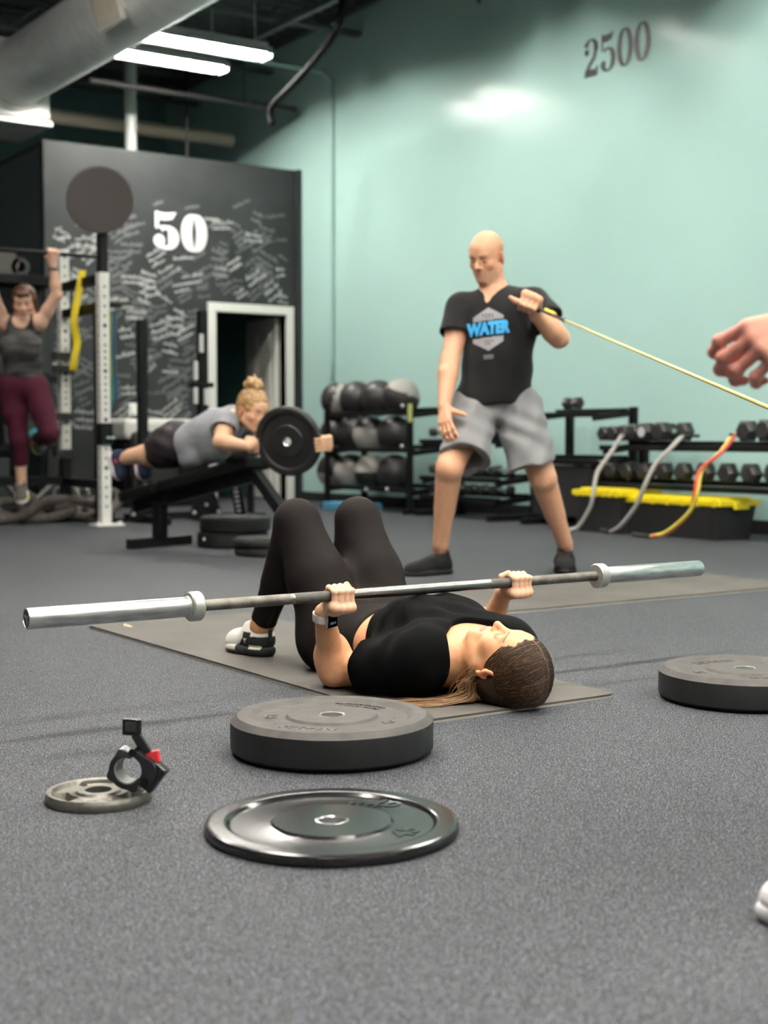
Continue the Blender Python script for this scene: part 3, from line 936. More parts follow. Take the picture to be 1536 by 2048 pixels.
setp(MB().cyl((g0[0] - .2, 9.6, 4.62), (X1 - .05, 9.6, 4.62), .03).cyl((X1 - .6, 9.6, 4.62), (X1 - .1, 9.9, 4.5), .012).build('heater_pipe', mat('dark_iron_pipe', (0.035, 0.033, 0.033), 0.5), smooth=True, angle=.8), 'dark horizontal pipe poking toward the turquoise wall at the top', 'pipe')
q0 = at(515, 72, z=4.60); q1 = at(640, 2, z=4.60)
setp(MB().bar(q0, A(q0[0], 7.0, 4.60), .06, .06).build('strut_channel', M_JOIST), 'grey strut channel crossing the dark ceiling toward the viewer', 'channel')

# ------------------------------------------------------------------ foreground equipment
M_MAT = mat('worn_grey_mat', (0.058, 0.053, 0.047), 0.75, spec=.3, noise=0.30, nscale=3.5, bump=0.15, bscale=350, noise_col=(0.080, 0.073, 0.065))
M_MATEDGE = mat('mat_edge_foam', (0.30, 0.29, 0.26), 0.8)
def exercise_mat(x0, x1, y0, y1, label, rad=.035, marks=()):
    pts = []
    for cx, cy, a in ((x1 - rad, y1 - rad, 0), (x0 + rad, y1 - rad, 90), (x0 + rad, y0 + rad, 180), (x1 - rad, y0 + rad, 270)):
        for q in range(7):
            t_ = math.radians(a + q * 15); pts.append((cx + rad * math.cos(t_), cy + rad * math.sin(t_)))
    t = empty('exercise_mat', ((x0 + x1) / 2, (y0 + y1) / 2, 0), label, 'mat', None)
    m = MB(); m.prism(pts, Matrix.Translation((0, 0, .0055)), .0055); m.build('mat_top', M_MAT, t)
    m = MB(); m.prism([(p[0] * 1.0, p[1]) for p in pts], Matrix.Translation((0, 0, 0.0)), .0055); m.build('mat_core', M_MATEDGE, t)
    mw = mat('worn_through_foam', (0.42, 0.33, 0.20), 0.8)
    for (mx, my, ln, wd, rt) in marks:
        q = [(ln * math.cos(a_) * (.8 + .4 * rng.random()), wd * math.sin(a_) * (.7 + .6 * rng.random())) for a_ in [i * PI / 7 for i in range(14)]]
        c_, s_ = math.cos(rt), math.sin(rt)
        mesh_obj('worn_patch', [(mx + p[0] * c_ - p[1] * s_, my + p[0] * s_ + p[1] * c_, .0114) for p in q], [tuple(range(14))], mw, t)
    return t
wp = at(255, 1251, z=.011)
exercise_mat(1.955, 2.61, 2.735, 4.83, 'worn grey exercise mat under the lying woman in black', marks=[(wp[0], wp[1], .05, .012, 1.4)])
wp2 = at(972, 1216, z=.011)
exercise_mat(3.25, 5.25, 4.275, 4.94, 'empty grey exercise mat lying crosswise behind the lying woman', marks=[(wp2[0], wp2[1], .05, .02, .3)])


def bend_text(s, size, R, a_deg, bold, out=False):
    """word bent on a circle of radius R centred at angle a; reads from the outside (out) or from the centre"""
    v, f = text_mesh(s, size, bold)
    sg = 1 if out else -1
    a = math.radians(a_deg)
    P = []
    for x, y, _ in v:
        if out: r, t = R - y, a + x / R     # tops towards the centre, read by someone standing outside
        else: r, t = R + y, a - x / R
        P.append((r * math.cos(t), r * math.sin(t)))
    if out: pass
    return P, f

def emboss(name, P, F, c, z, m, parent, h=.0016):
    """raised lettering on a horizontal face"""
    n = len(P)
    V = [(c[0] + p[0], c[1] + p[1], z) for p in P] + [(c[0] + p[0], c[1] + p[1], z + h) for p in P]
    ed = {}
    Fs = []
    for f in F:
        Fs.append(tuple(i + n for i in f))
        for a, b in zip(f, f[1:] + f[:1]):
            if (b, a) in ed: del ed[(b, a)]
            else: ed[(a, b)] = 1
    for a, b in ed: Fs.append((a, b, b + n, a + n))
    return mesh_obj(name, V, Fs, m, parent)

M_PLATE = mat('dull_bumper_rubber', (0.058, 0.053, 0.049), 0.66, spec=.3, noise=0.3, nscale=25, bump=0.25, bscale=260)
M_PLATESIDE = mat('bumper_rim_rubber', (0.014, 0.0145, 0.0155), 0.55, spec=.35, noise=0.3, nscale=18)
M_STEEL = mat('hub_steel', (0.72, 0.72, 0.69), 0.25, metal=0.9)
M_GLOSSP = mat('glossy_bumper_rubber', (0.011, 0.011, 0.0115), 0.17, spec=0.36, noise=0.3, nscale=7)
M_LETTER = mat('dark_embossed_letter', (0.028, 0.027, 0.026), 0.5)

def thick_plate(c, label, th=.085, rot=0, words=True, group=None, m_top=None):
    t = empty('bumper_plate', (c[0], c[1], c[2]), label, 'weight plate', group)
    x, y, z = c
    p = [(.0255, .006), (.0255, th - .004), (.03, th - .002), (.098, th - .002), (.104, th - .0075), (.168, th - .008), (.182, th - .001), (.184, th), (.210, th), (.225, th - .013)]
    MB().lathe(p, c, 96).build('plate_face', m_top or M_PLATE, t, smooth=True, angle=.2)
    MB().lathe([(.225, th - .013), (.2255, th - .02), (.2255, .016), (.2245, .012), (.214, .004), (.205, 0), (.0255, .003), (.0255, .006)], c, 96).build('plate_rim', M_PLATESIDE, t, smooth=True, angle=.35)
    MB().lathe([(.0252, .004), (.0252, th - .003), (.0285, th - .0022), (.0305, th - .003), (.0305, th - .008)], c, 48).build('steel_hub', M_STEEL, t, smooth=True, angle=.6)
    if words:
        zz = z + th - .0082
        near = math.degrees(math.atan2(-y, -x)) + rot
        P, F = bend_text('grizzly', .052, .139, near - 22, .0006, True)
        emboss('lettering', P, F, c, zz, M_LETTER, t)
        for wd, aa in (('LB', near - 92), ('45', near + 62)):
            P, F = bend_text(wd, .038, .139, aa, .0012, True); emboss('lettering', P, F, c, zz, M_LETTER, t)
        for wd, aa, r_ in (('OLYMPIC BUMPER', near + 152, .150), ('RUBBER PLATE', near + 150, .128)):
            P, F = bend_text(wd, .0165, r_, aa, .0004, False); emboss('lettering', P, F, c, zz, M_LETTER, t)
        for aa in (near - 78, near - 62, near + 40, near + 82, near + 190):
            a_ = math.radians(aa); MB().lathe([(0, .0012), (.0035, .0012), (.004, 0)], (x + .139 * math.cos(a_), y + .139 * math.sin(a_), zz), 8).build('stud', M_LETTER, t)
    return t
pA = at(664, 1428, z=.083); pA[2] = 0
thick_plate(pA, 'thick dull black bumper plate lying flat beside the near mat corner')
pB = at(1489, 1335, z=.083); pB[2] = 0
thick_plate(pB, 'thick bumper plate lying flat at the right edge of the frame', rot=-120)
# thin glossy plate
pC = at(664, 1637, z=.021); pC[2] = 0
t = empty('bumper_plate', pC, 'thin glossy black bumper plate, the nearest plate on the floor', 'weight plate')
th = .021
MB().lathe([(.030, th - .002), (.105, th - .002), (.109, th - .006), (.113, th - .0065), (.180, th - .0065), (.186, th - .0015), (.189, th - .0004), (.192, th), (.217, th - .0004), (.2225, th - .0018), (.2245, th - .0045), (.2255, th - .008)], pC, 128).build('plate_face', M_GLOSSP, t, smooth=True, angle=.13)
MB().lathe([(.2255, th - .008), (.2255, .006), (.222, .001), (.215, 0), (.0255, 0), (.0255, .01)], pC, 128).build('plate_rim', mat('glossy_rim_rubber', (0.007, 0.0075, 0.008), 0.3), t, smooth=True, angle=.6)
MB().lathe([(.0255, .002), (.0255, th - .004), (.027, th - .002), (.033, th - .0028), (.034, th - .005)], pC, 64).build('steel_hub', M_STEEL, t, smooth=True, angle=.6)
nearC = math.degrees(math.atan2(-pC[1], -pC[0]))
for wd, sz, R_, aa, bo in (('45', .058, .146, nearC + 62, .0015), ('10', .052, .158, nearC + 140, .0012), ('FEET', .030, .128, nearC + 152, .0008)):
    P, F = bend_text(wd, sz, R_, aa, bo, True if wd == '45' else False)
    emboss('lettering', P, F, pC, th - .0066, M_GLOSSP, t, .0014)

# small iron plate and the clamp collar standing on it
pD = at(197, 1582, z=.018); pD[2] = 0
M_IRON = mat('hammered_grey_iron', (0.20, 0.19, 0.165), 0.36, metal=0.75, noise=0.3, nscale=60, bump=0.6, bscale=420)
t = empty('iron_plate', pD, 'small hammered grey iron plate with grip holes under the black clamp', 'weight plate')
rI = .100
d = MB()
seg = 72
holes = [math.radians(a) + math.atan2(-pD[1], -pD[0]) for a in (-62, 58, 178)]
def iron_face(rr, a):
    z_ = .021 if rr > .084 else (.0135 if rr > .046 else (.016 if rr > .040 else .021))
    return z_
rads = [.0255, .028, .036, .040, .044, .050, .056, .062, .068, .074, .080, .084, .088, .094, .098, .1]
grid = []
for i in range(seg):
    a = 2 * PI * i / seg; row = []
    for r in rads:
        z_ = iron_face(r, a)
        for h_ in holes:
            da = (a - h_ + PI) % (2 * PI) - PI
            if abs(da) < .50 and .056 <= r <= .088:
                z_ = .019 if (abs(da) > .36 or r in (.056, .088)) else .001
        if r == .1: z_ = .016
        row.append(d.bm.verts.new((pD[0] + r * math.cos(a), pD[1] + r * math.sin(a), z_)))
    grid.append(row)
for i in range(seg):
    p, q = grid[i], grid[(i + 1) % seg]
    for k in range(len(rads) - 1): d.bm.faces.new((p[k], p[k + 1], q[k + 1], q[k]))
d.build('plate_face', M_IRON, t, smooth=True, angle=.5)
MB().lathe([(.1, .016), (.1012, .013), (.1012, .004), (.099, 0), (.0255, 0), (.0255, .021)], pD, 72).build('plate_rim', M_IRON, t, smooth=True, angle=.6)
for q in range(6):
    a_ = math.atan2(-pD[1], -pD[0]) + math.radians(-30 + q * 12)
    MB().box((pD[0] + .065 * math.cos(a_), pD[1] + .065 * math.sin(a_), .0142), (.010, .005, .003), Matrix.Rotation(a_, 3, 'Z')).build('raised_mark', M_STEEL, t)

M_CLAMP = mat('glossy_black_nylon', (0.010, 0.010, 0.011), 0.22, spec=0.6)
cl_c = at(262, 1537, z=.021 + .047)
t = empty('clamp_collar', (cl_c[0], cl_c[1], .021), 'black locking barbell clamp with a red tab standing on the iron plate', 'clamp')
# ring axis points roughly at the camera, turned a little
ca = nrm(A(-cl_c[0], -cl_c[1], 0)); ca = nrm(ca + .42 * np.cross(ca, A(0, 0, 1)))
cx_ = np.cross(A(0, 0, 1), ca); 
def cp(a, r, t_=0.0): return cl_c + r * (math.cos(math.radians(a)) * cx_ + math.sin(math.radians(a)) * A(0, 0, 1)) + ca * t_
def sect(a0, a1, r0, r1, w, n=16, bump=None):
    m = MB(); rings = []
    for i in range(n + 1):
        a = a0 + (a1 - a0) * i / n
        ro = r1 + (bump(a) if bump else 0)
        rings.append([m.bm.verts.new(Vector(cp(a, r_, w_))) for r_, w_ in ((r0, -w), (ro, -w), (ro + .002, 0), (ro, w), (r0, w))])
    for p, q in zip(rings, rings[1:]):
        for k in range(5): m.bm.faces.new((p[k], p[(k + 1) % 5], q[(k + 1) % 5], q[k]))
    m.bm.faces.new(rings[0]); m.bm.faces.new(rings[-1][::-1])
    return m
sgn = 1 if pix(cl_c + cx_ * .05)[0] > pix(cl_c)[0] else -1
AA = (lambda a: a) if sgn > 0 else (lambda a: 180 - a)
bmp = lambda a: .007 * max(0, math.cos(math.radians(4.0 * (a - 20)))) ** 2
o = sect(AA(70), AA(330), .0262, .036, .021, 40, bmp).build('clamp_ring', M_CLAMP, t, smooth=True, angle=.6)
sect(AA(72), AA(328), .0238, .0262, .019, 34).build('grip_liner', mat('grey_liner', (0.16, 0.16, 0.155), 0.45), t, smooth=True, angle=.6)
sect(AA(-30), AA(62), .029, .042, .019, 18, lambda a: .016 * max(0, math.cos(math.radians(2.2 * (a - AA(-2)))))).build('clamp_jaw', M_CLAMP, t, smooth=True, angle=.6)
MB().bar(cp(AA(-52), .044), cp(AA(10), .062), .036, .024, tuple(ca), .004).build('jaw_body', M_CLAMP, t)
for s in (-1, 1): MB().cyl(cp(AA(72), .037, -.021), cp(AA(72), .037, .021), .0075, seg=14).cyl(cp(AA(-30), .040, -.021), cp(AA(-30), .040, .021), .0075, seg=14).build('hinge_pin', M_CLAMP, t, smooth=True, angle=.8)
MB().bar(cp(AA(38), .046), cp(AA(82), .068), .018, .010, tuple(ca), .002).bar(cp(AA(60), .046, -.006), cp(AA(84), .064, -.006), .008, .008, tuple(ca)).build('lever', M_CLAMP, t)
pt = cp(AA(84), .082)
MB().bar(cp(AA(88), .064), cp(AA(88), .096), .036, .010, tuple(ca), .002).build('lever_paddle', M_CLAMP, t)
MB().bar(cp(AA(88), .072) + ca * .0055, cp(AA(88), .090) + ca * .0055, .022, .003, tuple(ca)).build('paddle_inset', mat('matte_black_nylon', (0.02, 0.02, 0.021), 0.5), t)
MB().bar(cp(AA(16), .049), cp(AA(40), .056), .026, .010, tuple(ca), .002).build('release_tab', mat('red_plastic', (0.62, 0.035, 0.045), 0.35), t)

# ------------------------------------------------------------------ barbell
BAR_Y, BAR_Z = 3.12, .279
BL, BR = at(52, 1235, y=BAR_Y)[0], at(1398, 1141, y=BAR_Y)[0]
BAR_C = (BL + BR) / 2
HB = (BR - BL) / 2
M_SLEEVE = mat('worn_zinc_sleeve', (0.66, 0.68, 0.67), 0.30, metal=0.9, noise=0.35, nscale=14, stretch=(1.2, 8, 8))
M_COLLAR = mat('dull_zinc_collar', (0.55, 0.56, 0.52), 0.42, metal=0.7, noise=0.2, nscale=40)
M_SHAFT = mat('smooth_grey_shaft', (0.30, 0.30, 0.29), 0.25, metal=0.9, noise=0.3, nscale=10, stretch=(1, 6, 6))
M_KNURL = mat('dark_knurled_steel', (0.115, 0.108, 0.10), 0.5, metal=0.7, bump=0.8, bscale=900, noise=0.3, nscale=30)
M_KNURLW = mat('worn_pale_knurl', (0.20, 0.185, 0.16), 0.45, metal=0.8, noise=0.5, nscale=25, bump=0.6, bscale=900)
bb = empty('barbell', (BAR_C, BAR_Y, BAR_Z), 'silver barbell without plates held above the lying woman', 'barbell')
RX = Matrix(((0, 0, 1), (0, 1, 0), (-1, 0, 0)))      # local z -> world x
BO = (BAR_C, BAR_Y, BAR_Z)
hs = HB - .425
sr = .0142
segs = [(-hs, -.405, 'worn'), (-.405, -.392, 'smooth'), (-.392, -.210, 'knurl'), (-.210, .255, 'smooth'), (.255, .392, 'knurl'), (.392, .405, 'smooth'), (.405, hs, 'worn')]
for a, b_, kd in segs:
    rr = sr + (.0003 if kd == 'knurl' else 0)
    MB().lathe([(rr, a), (rr, b_)], BO, 32, RX).build('shaft' if kd == 'smooth' else 'knurled_grip', {'worn': M_KNURLW, 'smooth': M_SHAFT, 'knurl': M_KNURL}[kd], bb, smooth=True)
for s in (-1, 1):
    prof = [(.0245, s * hs), (.0245, s * (hs + .012)), (.0250, s * (hs + .014)), (.0250, s * (HB - .003)), (.0235, s * HB), (.0215, s * HB), (.0205, s * (HB - .004)), (0, s * (HB - .004))]
    sv = MB().lathe(prof, BO, 48, RX).build('sleeve', M_SLEEVE, bb, smooth=True, angle=.5)
    MB().lathe([(.0142, s * (hs - .020)), (.034, s * (hs - .020)), (.0370, s * (hs - .016)), (.0370, s * (hs + .008)), (.034, s * (hs + .012)), (.027, s * (hs + .014)), (.0255, s * (hs + .017)), (.0245, s * (hs + .017))], BO, 48, RX).build('collar', M_COLLAR, bb, smooth=True, angle=.5)
    MB().lathe([(0, s * (HB - .003)), (.017, s * (HB - .003)), (.019, s * (HB - .0015)), (.0205, s * (HB - .0025)), (.0205, s * (HB - .006))], BO, 32, RX).build('end_cap', mat('dark_end_cap', (0.05, 0.05, 0.05), 0.4, metal=0.5), bb, smooth=True, angle=.5)
    for q in range(3):
        a_ = q * 2 * PI / 3 + .4
        MB().box((BAR_C + s * (HB - .0022), BAR_Y + .008 * math.cos(a_), BAR_Z + .008 * math.sin(a_)), (.002, .013, .005), Matrix.Rotation(a_, 3, 'X')).build('cap_mark', M_STEEL, bb)

# ------------------------------------------------------------------ people
TC = A(-math.sin(YAW), -math.cos(YAW), 0)     # towards the viewer
RV = A(math.cos(YAW), -math.sin(YAW), 0)      # to the viewer's right
ZV = A(0, 0, 1)
M_SKIN = mat('skin', (0.6, 0.4, 0.3), 0.48, spec=0.4, vcol=True, noise=0.10, nscale=60, sss=0.08, bump=0.06, bscale=700)
M_EYE = mat('eye_white', (0.75, 0.74, 0.72), 0.15)
M_IRIS = mat('dark_iris', (0.03, 0.022, 0.015), 0.1)


def shoe(parent, heel, toe, up=ZV, wid=0.094, hi=0.098, upper=(0.02, 0.02, 0.02), sole=(0.02, 0.02, 0.02), paint=None, vox=0.004, extra=True, rough=0.6, lace=(0.05, 0.05, 0.05)):
    heel = np.array(heel, float); toe = np.array(toe, float)
    u = nrm(up); d = toe - heel; d = d - u * d.dot(u); L = np.linalg.norm(d); d /= L; s = np.cross(u, d)
    P = lambda a, b, c: heel + a * L * d + b * s + c * u
    w = wid / 2; ax = (d, s, u)
    so = G()
    so.ell(P(.20, 0, .016), (.22 * L, w * .78, .05), ax, .04).ell(P(.66, 0, .014), (.35 * L, w * .98, .036), ax, .05)
    so.cap(P(.2, 0, .016), P(.7, 0, .016), w * .74, w * .84, .05, (u, 2.2))
    so.cut(P(0, 0, 0), -u, .006).cut(P(0, 0, .028), u, .004)
    up_ = G()
    up_.cap(P(.15, 0, .045), P(.30, 0, .05), w * .76, w * .80, .03)
    up_.cap(P(.30, 0, .048), P(.80, 0, .030), w * .86, w * .70, .04, (s, .92))
    up_.cap(P(.33, 0, hi * .70), P(.74, 0, .040), w * .50, w * .52, .03)
    up_.ell(P(.74, 0, .028), (.24 * L, w * .96, .034), ax, .03)
    up_.cap(P(.15, 0, .05), P(.19, 0, hi), w * .70, w * .72, .03)
    up_.cap(P(.30, 0, .06), P(.42, 0, hi * .80), w * .6, w * .45, .03)
    up_.cut(P(0, 0, .020), -u, .004)
    up_.cut(P(.19, 0, hi + .004), nrm(u + .25 * d), .006)
    up_.cap(P(.21, 0, hi - .02), P(.24, 0, hi + .08), w * .58, w * .62, .006, op='s')
    V, F = so.mesh(vox)
    def loc(V):
        q = V - heel; return q @ d / L, q @ s, q @ u
    def cols(V, base):
        c = np.tile(np.array(base, float), (len(V), 1))
        if paint:
            a, b, h = loc(V)
            for m, cc in paint(a, b, h): c[m] = cc
        return c
    ms = mat('shoe_sole', (.5, .5, .5), 0.65, spec=.25, vcol=True)
    mu = mat('shoe_fabric', (.5, .5, .5), 0.8, spec=.15, vcol=True, bump=.25, bscale=500)
    o = empty('shoe', heel - wloc(parent)); o.parent = parent
    mesh_obj('sole', V, F, ms, o, True, cols(V, sole))
    V, F = up_.mesh(vox)
    mesh_obj('shoe_upper', V, F, mu, o, True, cols(V, upper))
    if extra:
        ml = mat('lace_%d' % int(lace[0] * 100), lace, 0.8)
        lb = MB()
        for q in range(4):
            a = .36 + q * .075
            zc = .058 + hi * .24 - q * .0085
            lb.tube([P(a, -w * .55, zc - .018), P(a + .01, 0, zc + .004), P(a, w * .55, zc - .018)], .0028, 6)
        l_ = lb.build('laces', ml, o, smooth=True); l_['kind'] = 'stuff'
    return o


def figure(J, S=1.0, front=None, dep=1.0, wid=1.0, armr=None, legr=None, waist=0.8):
    g = G()
    l, f, u = torso(g, J['pel'], J['che'], J['nk'], J['shL'], J['shR'], J['hipL'], J['hipR'], S, dep=dep, wid=wid, waist=waist)
    g.cap(J['nk'] - u * .01, J['head'] - J['hu'] * .05 - J['hf'] * .012, 0.058 * S * J.get('neckr', 1), 0.054 * S * J.get('neckr', 1), 0.04)
    for s in 'LR':
        a = G(); arm(a, J['sh' + s], J['el' + s], J['wr' + s], S, *([armr] if armr else []))
        g.grp(a, 0.035)
        b = G(); back = J.get('back' + s, -f)
        leg(b, J['hip' + s], J['kn' + s], J['an' + s], back, S, *([legr] if legr else []))
        b.cap(J['an' + s], J['an' + s] + nrm(J['an' + s] - J['kn' + s]) * .03, .036 * S, .034 * S, .01)
        g.grp(b, 0.04)
    return g, l, f, u


# ================================================================== woman on the mat
root = empty('person', (2.27, 3.2, 0.011), 'woman in black lying on her back on a mat gripping the barbell', 'person')
CX = 2.272
SKIN1 = (0.76, 0.385, 0.200)
hC = A(2.274, 2.795, .108)
hu = nrm(A(.276, -.961, -.02)); hf = nrm(A(-.03, -.10, 1) - hu * np.dot(A(-.03, -.10, 1), hu)); hl = np.cross(hu, hf)
shL, shR = A(2.105, 2.985, .10), A(2.445, 2.985, .10)
elL, wrL = A(2.035, 3.25, .050), A(1.944, 3.158, .230)
elR, wrR = A(2.575, 3.285, .060), A(2.562, 3.165, .243)
che, pel = A(CX, 3.09, .115), A(CX, 3.475, .118)
hipL, hipR = A(2.185, 3.475, .118), A(2.36, 3.475, .118)
knL, knR = A(2.135, 3.615, .440), A(2.352, 3.615, .440)
anL, anR = A(2.132, 3.828, .11), A(2.39, 3.80, .105)
gripL, gripR = A(1.967, BAR_Y, BAR_Z), A(2.577, BAR_Y, BAR_Z)

def lady_trunk(g, inf=0.0):
    ax = (A(-1, 0, 0), A(0, 0, 1), A(0, -1, 0))
    g.ell((CX, 3.085, .112), (.150 + inf, .100 + inf, .185 + inf), ax, .05)
    g.ell((CX, 3.30, .108), (.128 + inf, .092 + inf, .19 + inf), ax, .06)
    g.ell((CX, 3.475, .112), (.168 + inf, .102 + inf, .135 + inf), ax, .06)
    g.cap((2.13, 2.985, .112), (2.415, 2.985, .112), .058 + inf, None, .06)
    for s in (-1, 1):
        g.ell((CX + s * .072, 3.115, .172), (.080 + inf, .066 + inf, .085 + inf), ax, .06)
        g.ell((CX + s * .085, 3.50, .092), (.095 + inf, .088 + inf, .10 + inf), ax, .05)
        g.cap((CX + s * .05, 2.94, .115), (CX + s * .13, 2.975, .11), .042 + inf, .048 + inf, .05)

body = G()
lady_trunk(body)
body.cap((CX - .002, 2.975, .108), hC - hu * .055 - hf * .012, .056, .050, .045)
body.cap((CX - .05, 2.975, .16), hC - hu * .06 - hl * -.04 + hf * .0, .012, .013, .03)
body.cap((CX - .025, 2.962, .168), (CX - .14, 2.975, .150), .010, .011, .025)   # collar bones
body.cap((CX + .025, 2.962, .168), (CX + .14, 2.975, .150), .010, .011, .025)
for s_, sh, el, wr, gc in ((1, shL, elL, wrL, gripL), (-1, shR, elR, wrR, gripR)):
    a = G()
    arm(a, sh, el, wr, 1.0, (.052, .040, .038, .0245), .025)
    a.ell(lerp(el, wr, .22) + A(0, -.008, 0), (.043, .040, .05), (A(1, 0, 0), A(0, 1, 0), nrm(wr - el)), .03)
    hand_grip(a, gc, A(s_, 0, 0), .0142, wr, A(0, -.8, .6), A(0, -.55, -.83), .84, fr=.0104)
    body.grp(a, .03)
for kn, an, hp in ((knL, anL, hipL), (knR, anR, hipR)):
    b = G(); leg(b, hp, kn, an, A(0, -.85, -.5), 1.0, (.098, .060, .054, .034), .03)
    b.cap(an, an + A(0, .03, -.05), .034, .034, .02)
    body.grp(b, .05)
head_solid(body, hC, hl, hf, hu, .97, fem=True, jaw=.92)
body.cut((0, 0, .0122), (0, 0, -1), .006)
V, F = multi(body, .0055, [(hC - .16, hC + .16, .0021), (gripL - A(.075, .07, .075), gripL + A(.085, .07, .07), .002), (gripR - A(.085, .07, .075), gripR + A(.075, .07, .07), .002)])
cols = face_colors(V, hC, hl, hf, hu, .97, SKIN1, (0.56, 0.19, 0.16), (0.17, 0.095, 0.055), fem=True)
hd = np.minimum(np.linalg.norm(V - gripL, axis=1), np.linalg.norm(V - gripR, axis=1))
w_ = np.clip(1 - (hd - .05) / .05, 0, 1)[:, None] * .5
cols = cols * (1 - w_) + np.array((0.80, 0.55, 0.42)) * w_
ob = mesh_obj('body', V, F, M_SKIN, root, True, cols)

M_TEE = mat('black_cotton', (0.0022, 0.0022, 0.0024), 0.9, spec=0.06, sheen=0.015, noise=0.3, nscale=300, bump=0.3, bscale=40)
M_LEGG = mat('charcoal_legging_knit', (0.0125, 0.0103, 0.0098), 0.7, spec=0.05, sheen=0.0, bump=0.12, bscale=900)
sh_ = G()
lady_trunk(sh_, .010)
sh_.ell((CX, 3.13, .172), (.135, .080, .115), (A(-1, 0, 0), A(0, 0, 1), A(0, -1, 0)), .05)
sh_.ell((CX, 3.22, .15), (.135, .075, .10), (A(-1, 0, 0), A(0, 0, 1), A(0, -1, 0)), .05)
sh_.cap((CX - .13, 2.96, .14), (CX - .05, 3.02, .13), .065, .08, .05).cap((CX + .13, 2.96, .14), (CX + .05, 3.02, .13), .065, .08, .05)
for sh, el in ((shL, elL), (shR, elR)):
    q = G(); d_ = nrm(el - sh); e_ = lerp(sh, el, .56)
    q.cap(sh + A(0, .0, .008), e_ + A(0, 0, .006), .072, .080, .02, (A(0, 0, 1), 1.05))
    q.cap(sh + A(0, .03, -.02), e_ + A(0, 0, -.012), .062, .066, .02)
    q.cut(e_, d_ + A(0, -.1, .12), .004)
    q.cap(lerp(sh, el, .5), el, .052, .052, .004, op='s')
    sh_.grp(q, .05)
sh_.cut((CX, 3.252, .1), nrm(A(-.10, 1, .12)), .006)
sh_.ell((CX, 2.858, .19), (.112, .112, .34), (A(1, 0, 0), nrm(A(0, 1, .35)), nrm(A(0, -.35, 1))), .006, 's')
sh_.cut((CX, 3.0, .0125), (0, 0, -1), .006)
def folds(X, Y, Z):
    ph = (X - CX) * 46 + (Y - 3.0) * 40 + 2.2 * np.sin((Y - 3) * 22) + 1.5 * np.sin((X - CX) * 17 + 1)
    e = np.clip(1.4 - np.abs(Y - 3.10) / .2, 0, 1)
    return (0.0022 * np.sin(ph) + 0.0016 * np.sin((X - CX) * 75 - (Y - 3) * 28 + Z * 40)) * e
sh_.disp(folds)
V, F = sh_.mesh(.004); shirt = mesh_obj('cropped_tee', V, F, M_TEE, root, True)

lg = G()
q = G()
ax = (A(-1, 0, 0), A(0, 0, 1), A(0, -1, 0))
i_ = .006
q.ell((CX, 3.30, .108), (.128 + i_, .092 + i_, .19 + i_), ax, .06)
q.ell((CX, 3.475, .112), (.168 + i_, .102 + i_, .135 + i_), ax, .06)
for s in (-1, 1): q.ell((CX + s * .085, 3.50, .092), (.095 + i_, .088 + i_, .10 + i_), ax, .05)
q.cut((CX, 3.338, .1), nrm(A(.10, -1, -.10)), .004)
lg.grp(q, .05)
for kn, an, hp in ((knL, anL, hipL), (knR, anR, hipR)):
    b = G(); leg(b, hp, kn, an, A(0, -.85, -.5), 1.0, (.098 + i_, .060 + i_, .054 + i_, .036 + i_ * .6), .03)
    b.cut(an + A(0, .0, .018), nrm(an - kn), .003)
    lg.grp(b, .05)
lg.cut((CX, 3.4, .0125), (0, 0, -1), .006)
lg.disp(lambda X, Y, Z: 0.0014 * np.sin(140 * (Y - 3.36) + 30 * X) * np.clip(1 - np.abs(Y - 3.44) / .07, 0, 1) * np.clip((Z - .1) * 12, 0, 1) + .001 * np.sin(95 * Z + 60 * Y) * np.clip((.26 - Z) * 8, 0, 1) * np.clip((Y - 3.6) * 8, 0, 1))
V, F = lg.mesh(.0045); leggings = mesh_obj('leggings', V, F, M_LEGG, root, True)

def trainer_paint(a, b, h):
    blk = (0.022, 0.024, 0.023); wht = (0.74, 0.72, 0.64)
    return [((h < .030) & (a < .56), blk), ((h >= .030) & (h < .062) & (a < .52 - (h - .03) * 5.0), blk), ((h >= .055) & (h < .074) & (a > .20) & (a < .40) & (np.abs(b) > .02), blk),
            ((h > .022) & (h < .034) & (a > .03) & (a < .24) & (np.abs(b) > .012), wht), ((h < .012) & (a > .5), (0.10, 0.09, 0.08))]
sL = shoe(root, A(2.139, 3.800, .0125), A(2.112, 4.005, .0125), upper=(0.74, 0.72, 0.64), sole=(0.72, 0.69, 0.60), paint=trainer_paint, vox=.0017, hi=.112, wid=.082, lace=(.7, .68, .6))
sR = shoe(root, A(2.385, 3.765, .0125), A(2.40, 4.015, .0125), upper=(0.74, 0.72, 0.64), sole=(0.72, 0.69, 0.60), paint=trainer_paint, vox=.004, hi=.105, lace=(.7, .68, .6))
d_ = nrm(A(-.033, .25, 0)); s_ = np.cross(ZV, d_)
hp_ = A(2.139, 3.800, .0125)
MB().bar(hp_ - d_ * .008 + ZV * .050, hp_ - d_ * .004 + ZV * .120, .014, .004, tuple(d_), .001).bar(hp_ - d_ * .004 + ZV * .116, hp_ + d_ * .016 + ZV * .124, .014, .004, tuple(ZV)).build('heel_pull_tab', mat('black_webbing', (0.015, 0.015, 0.015), 0.7), sL)
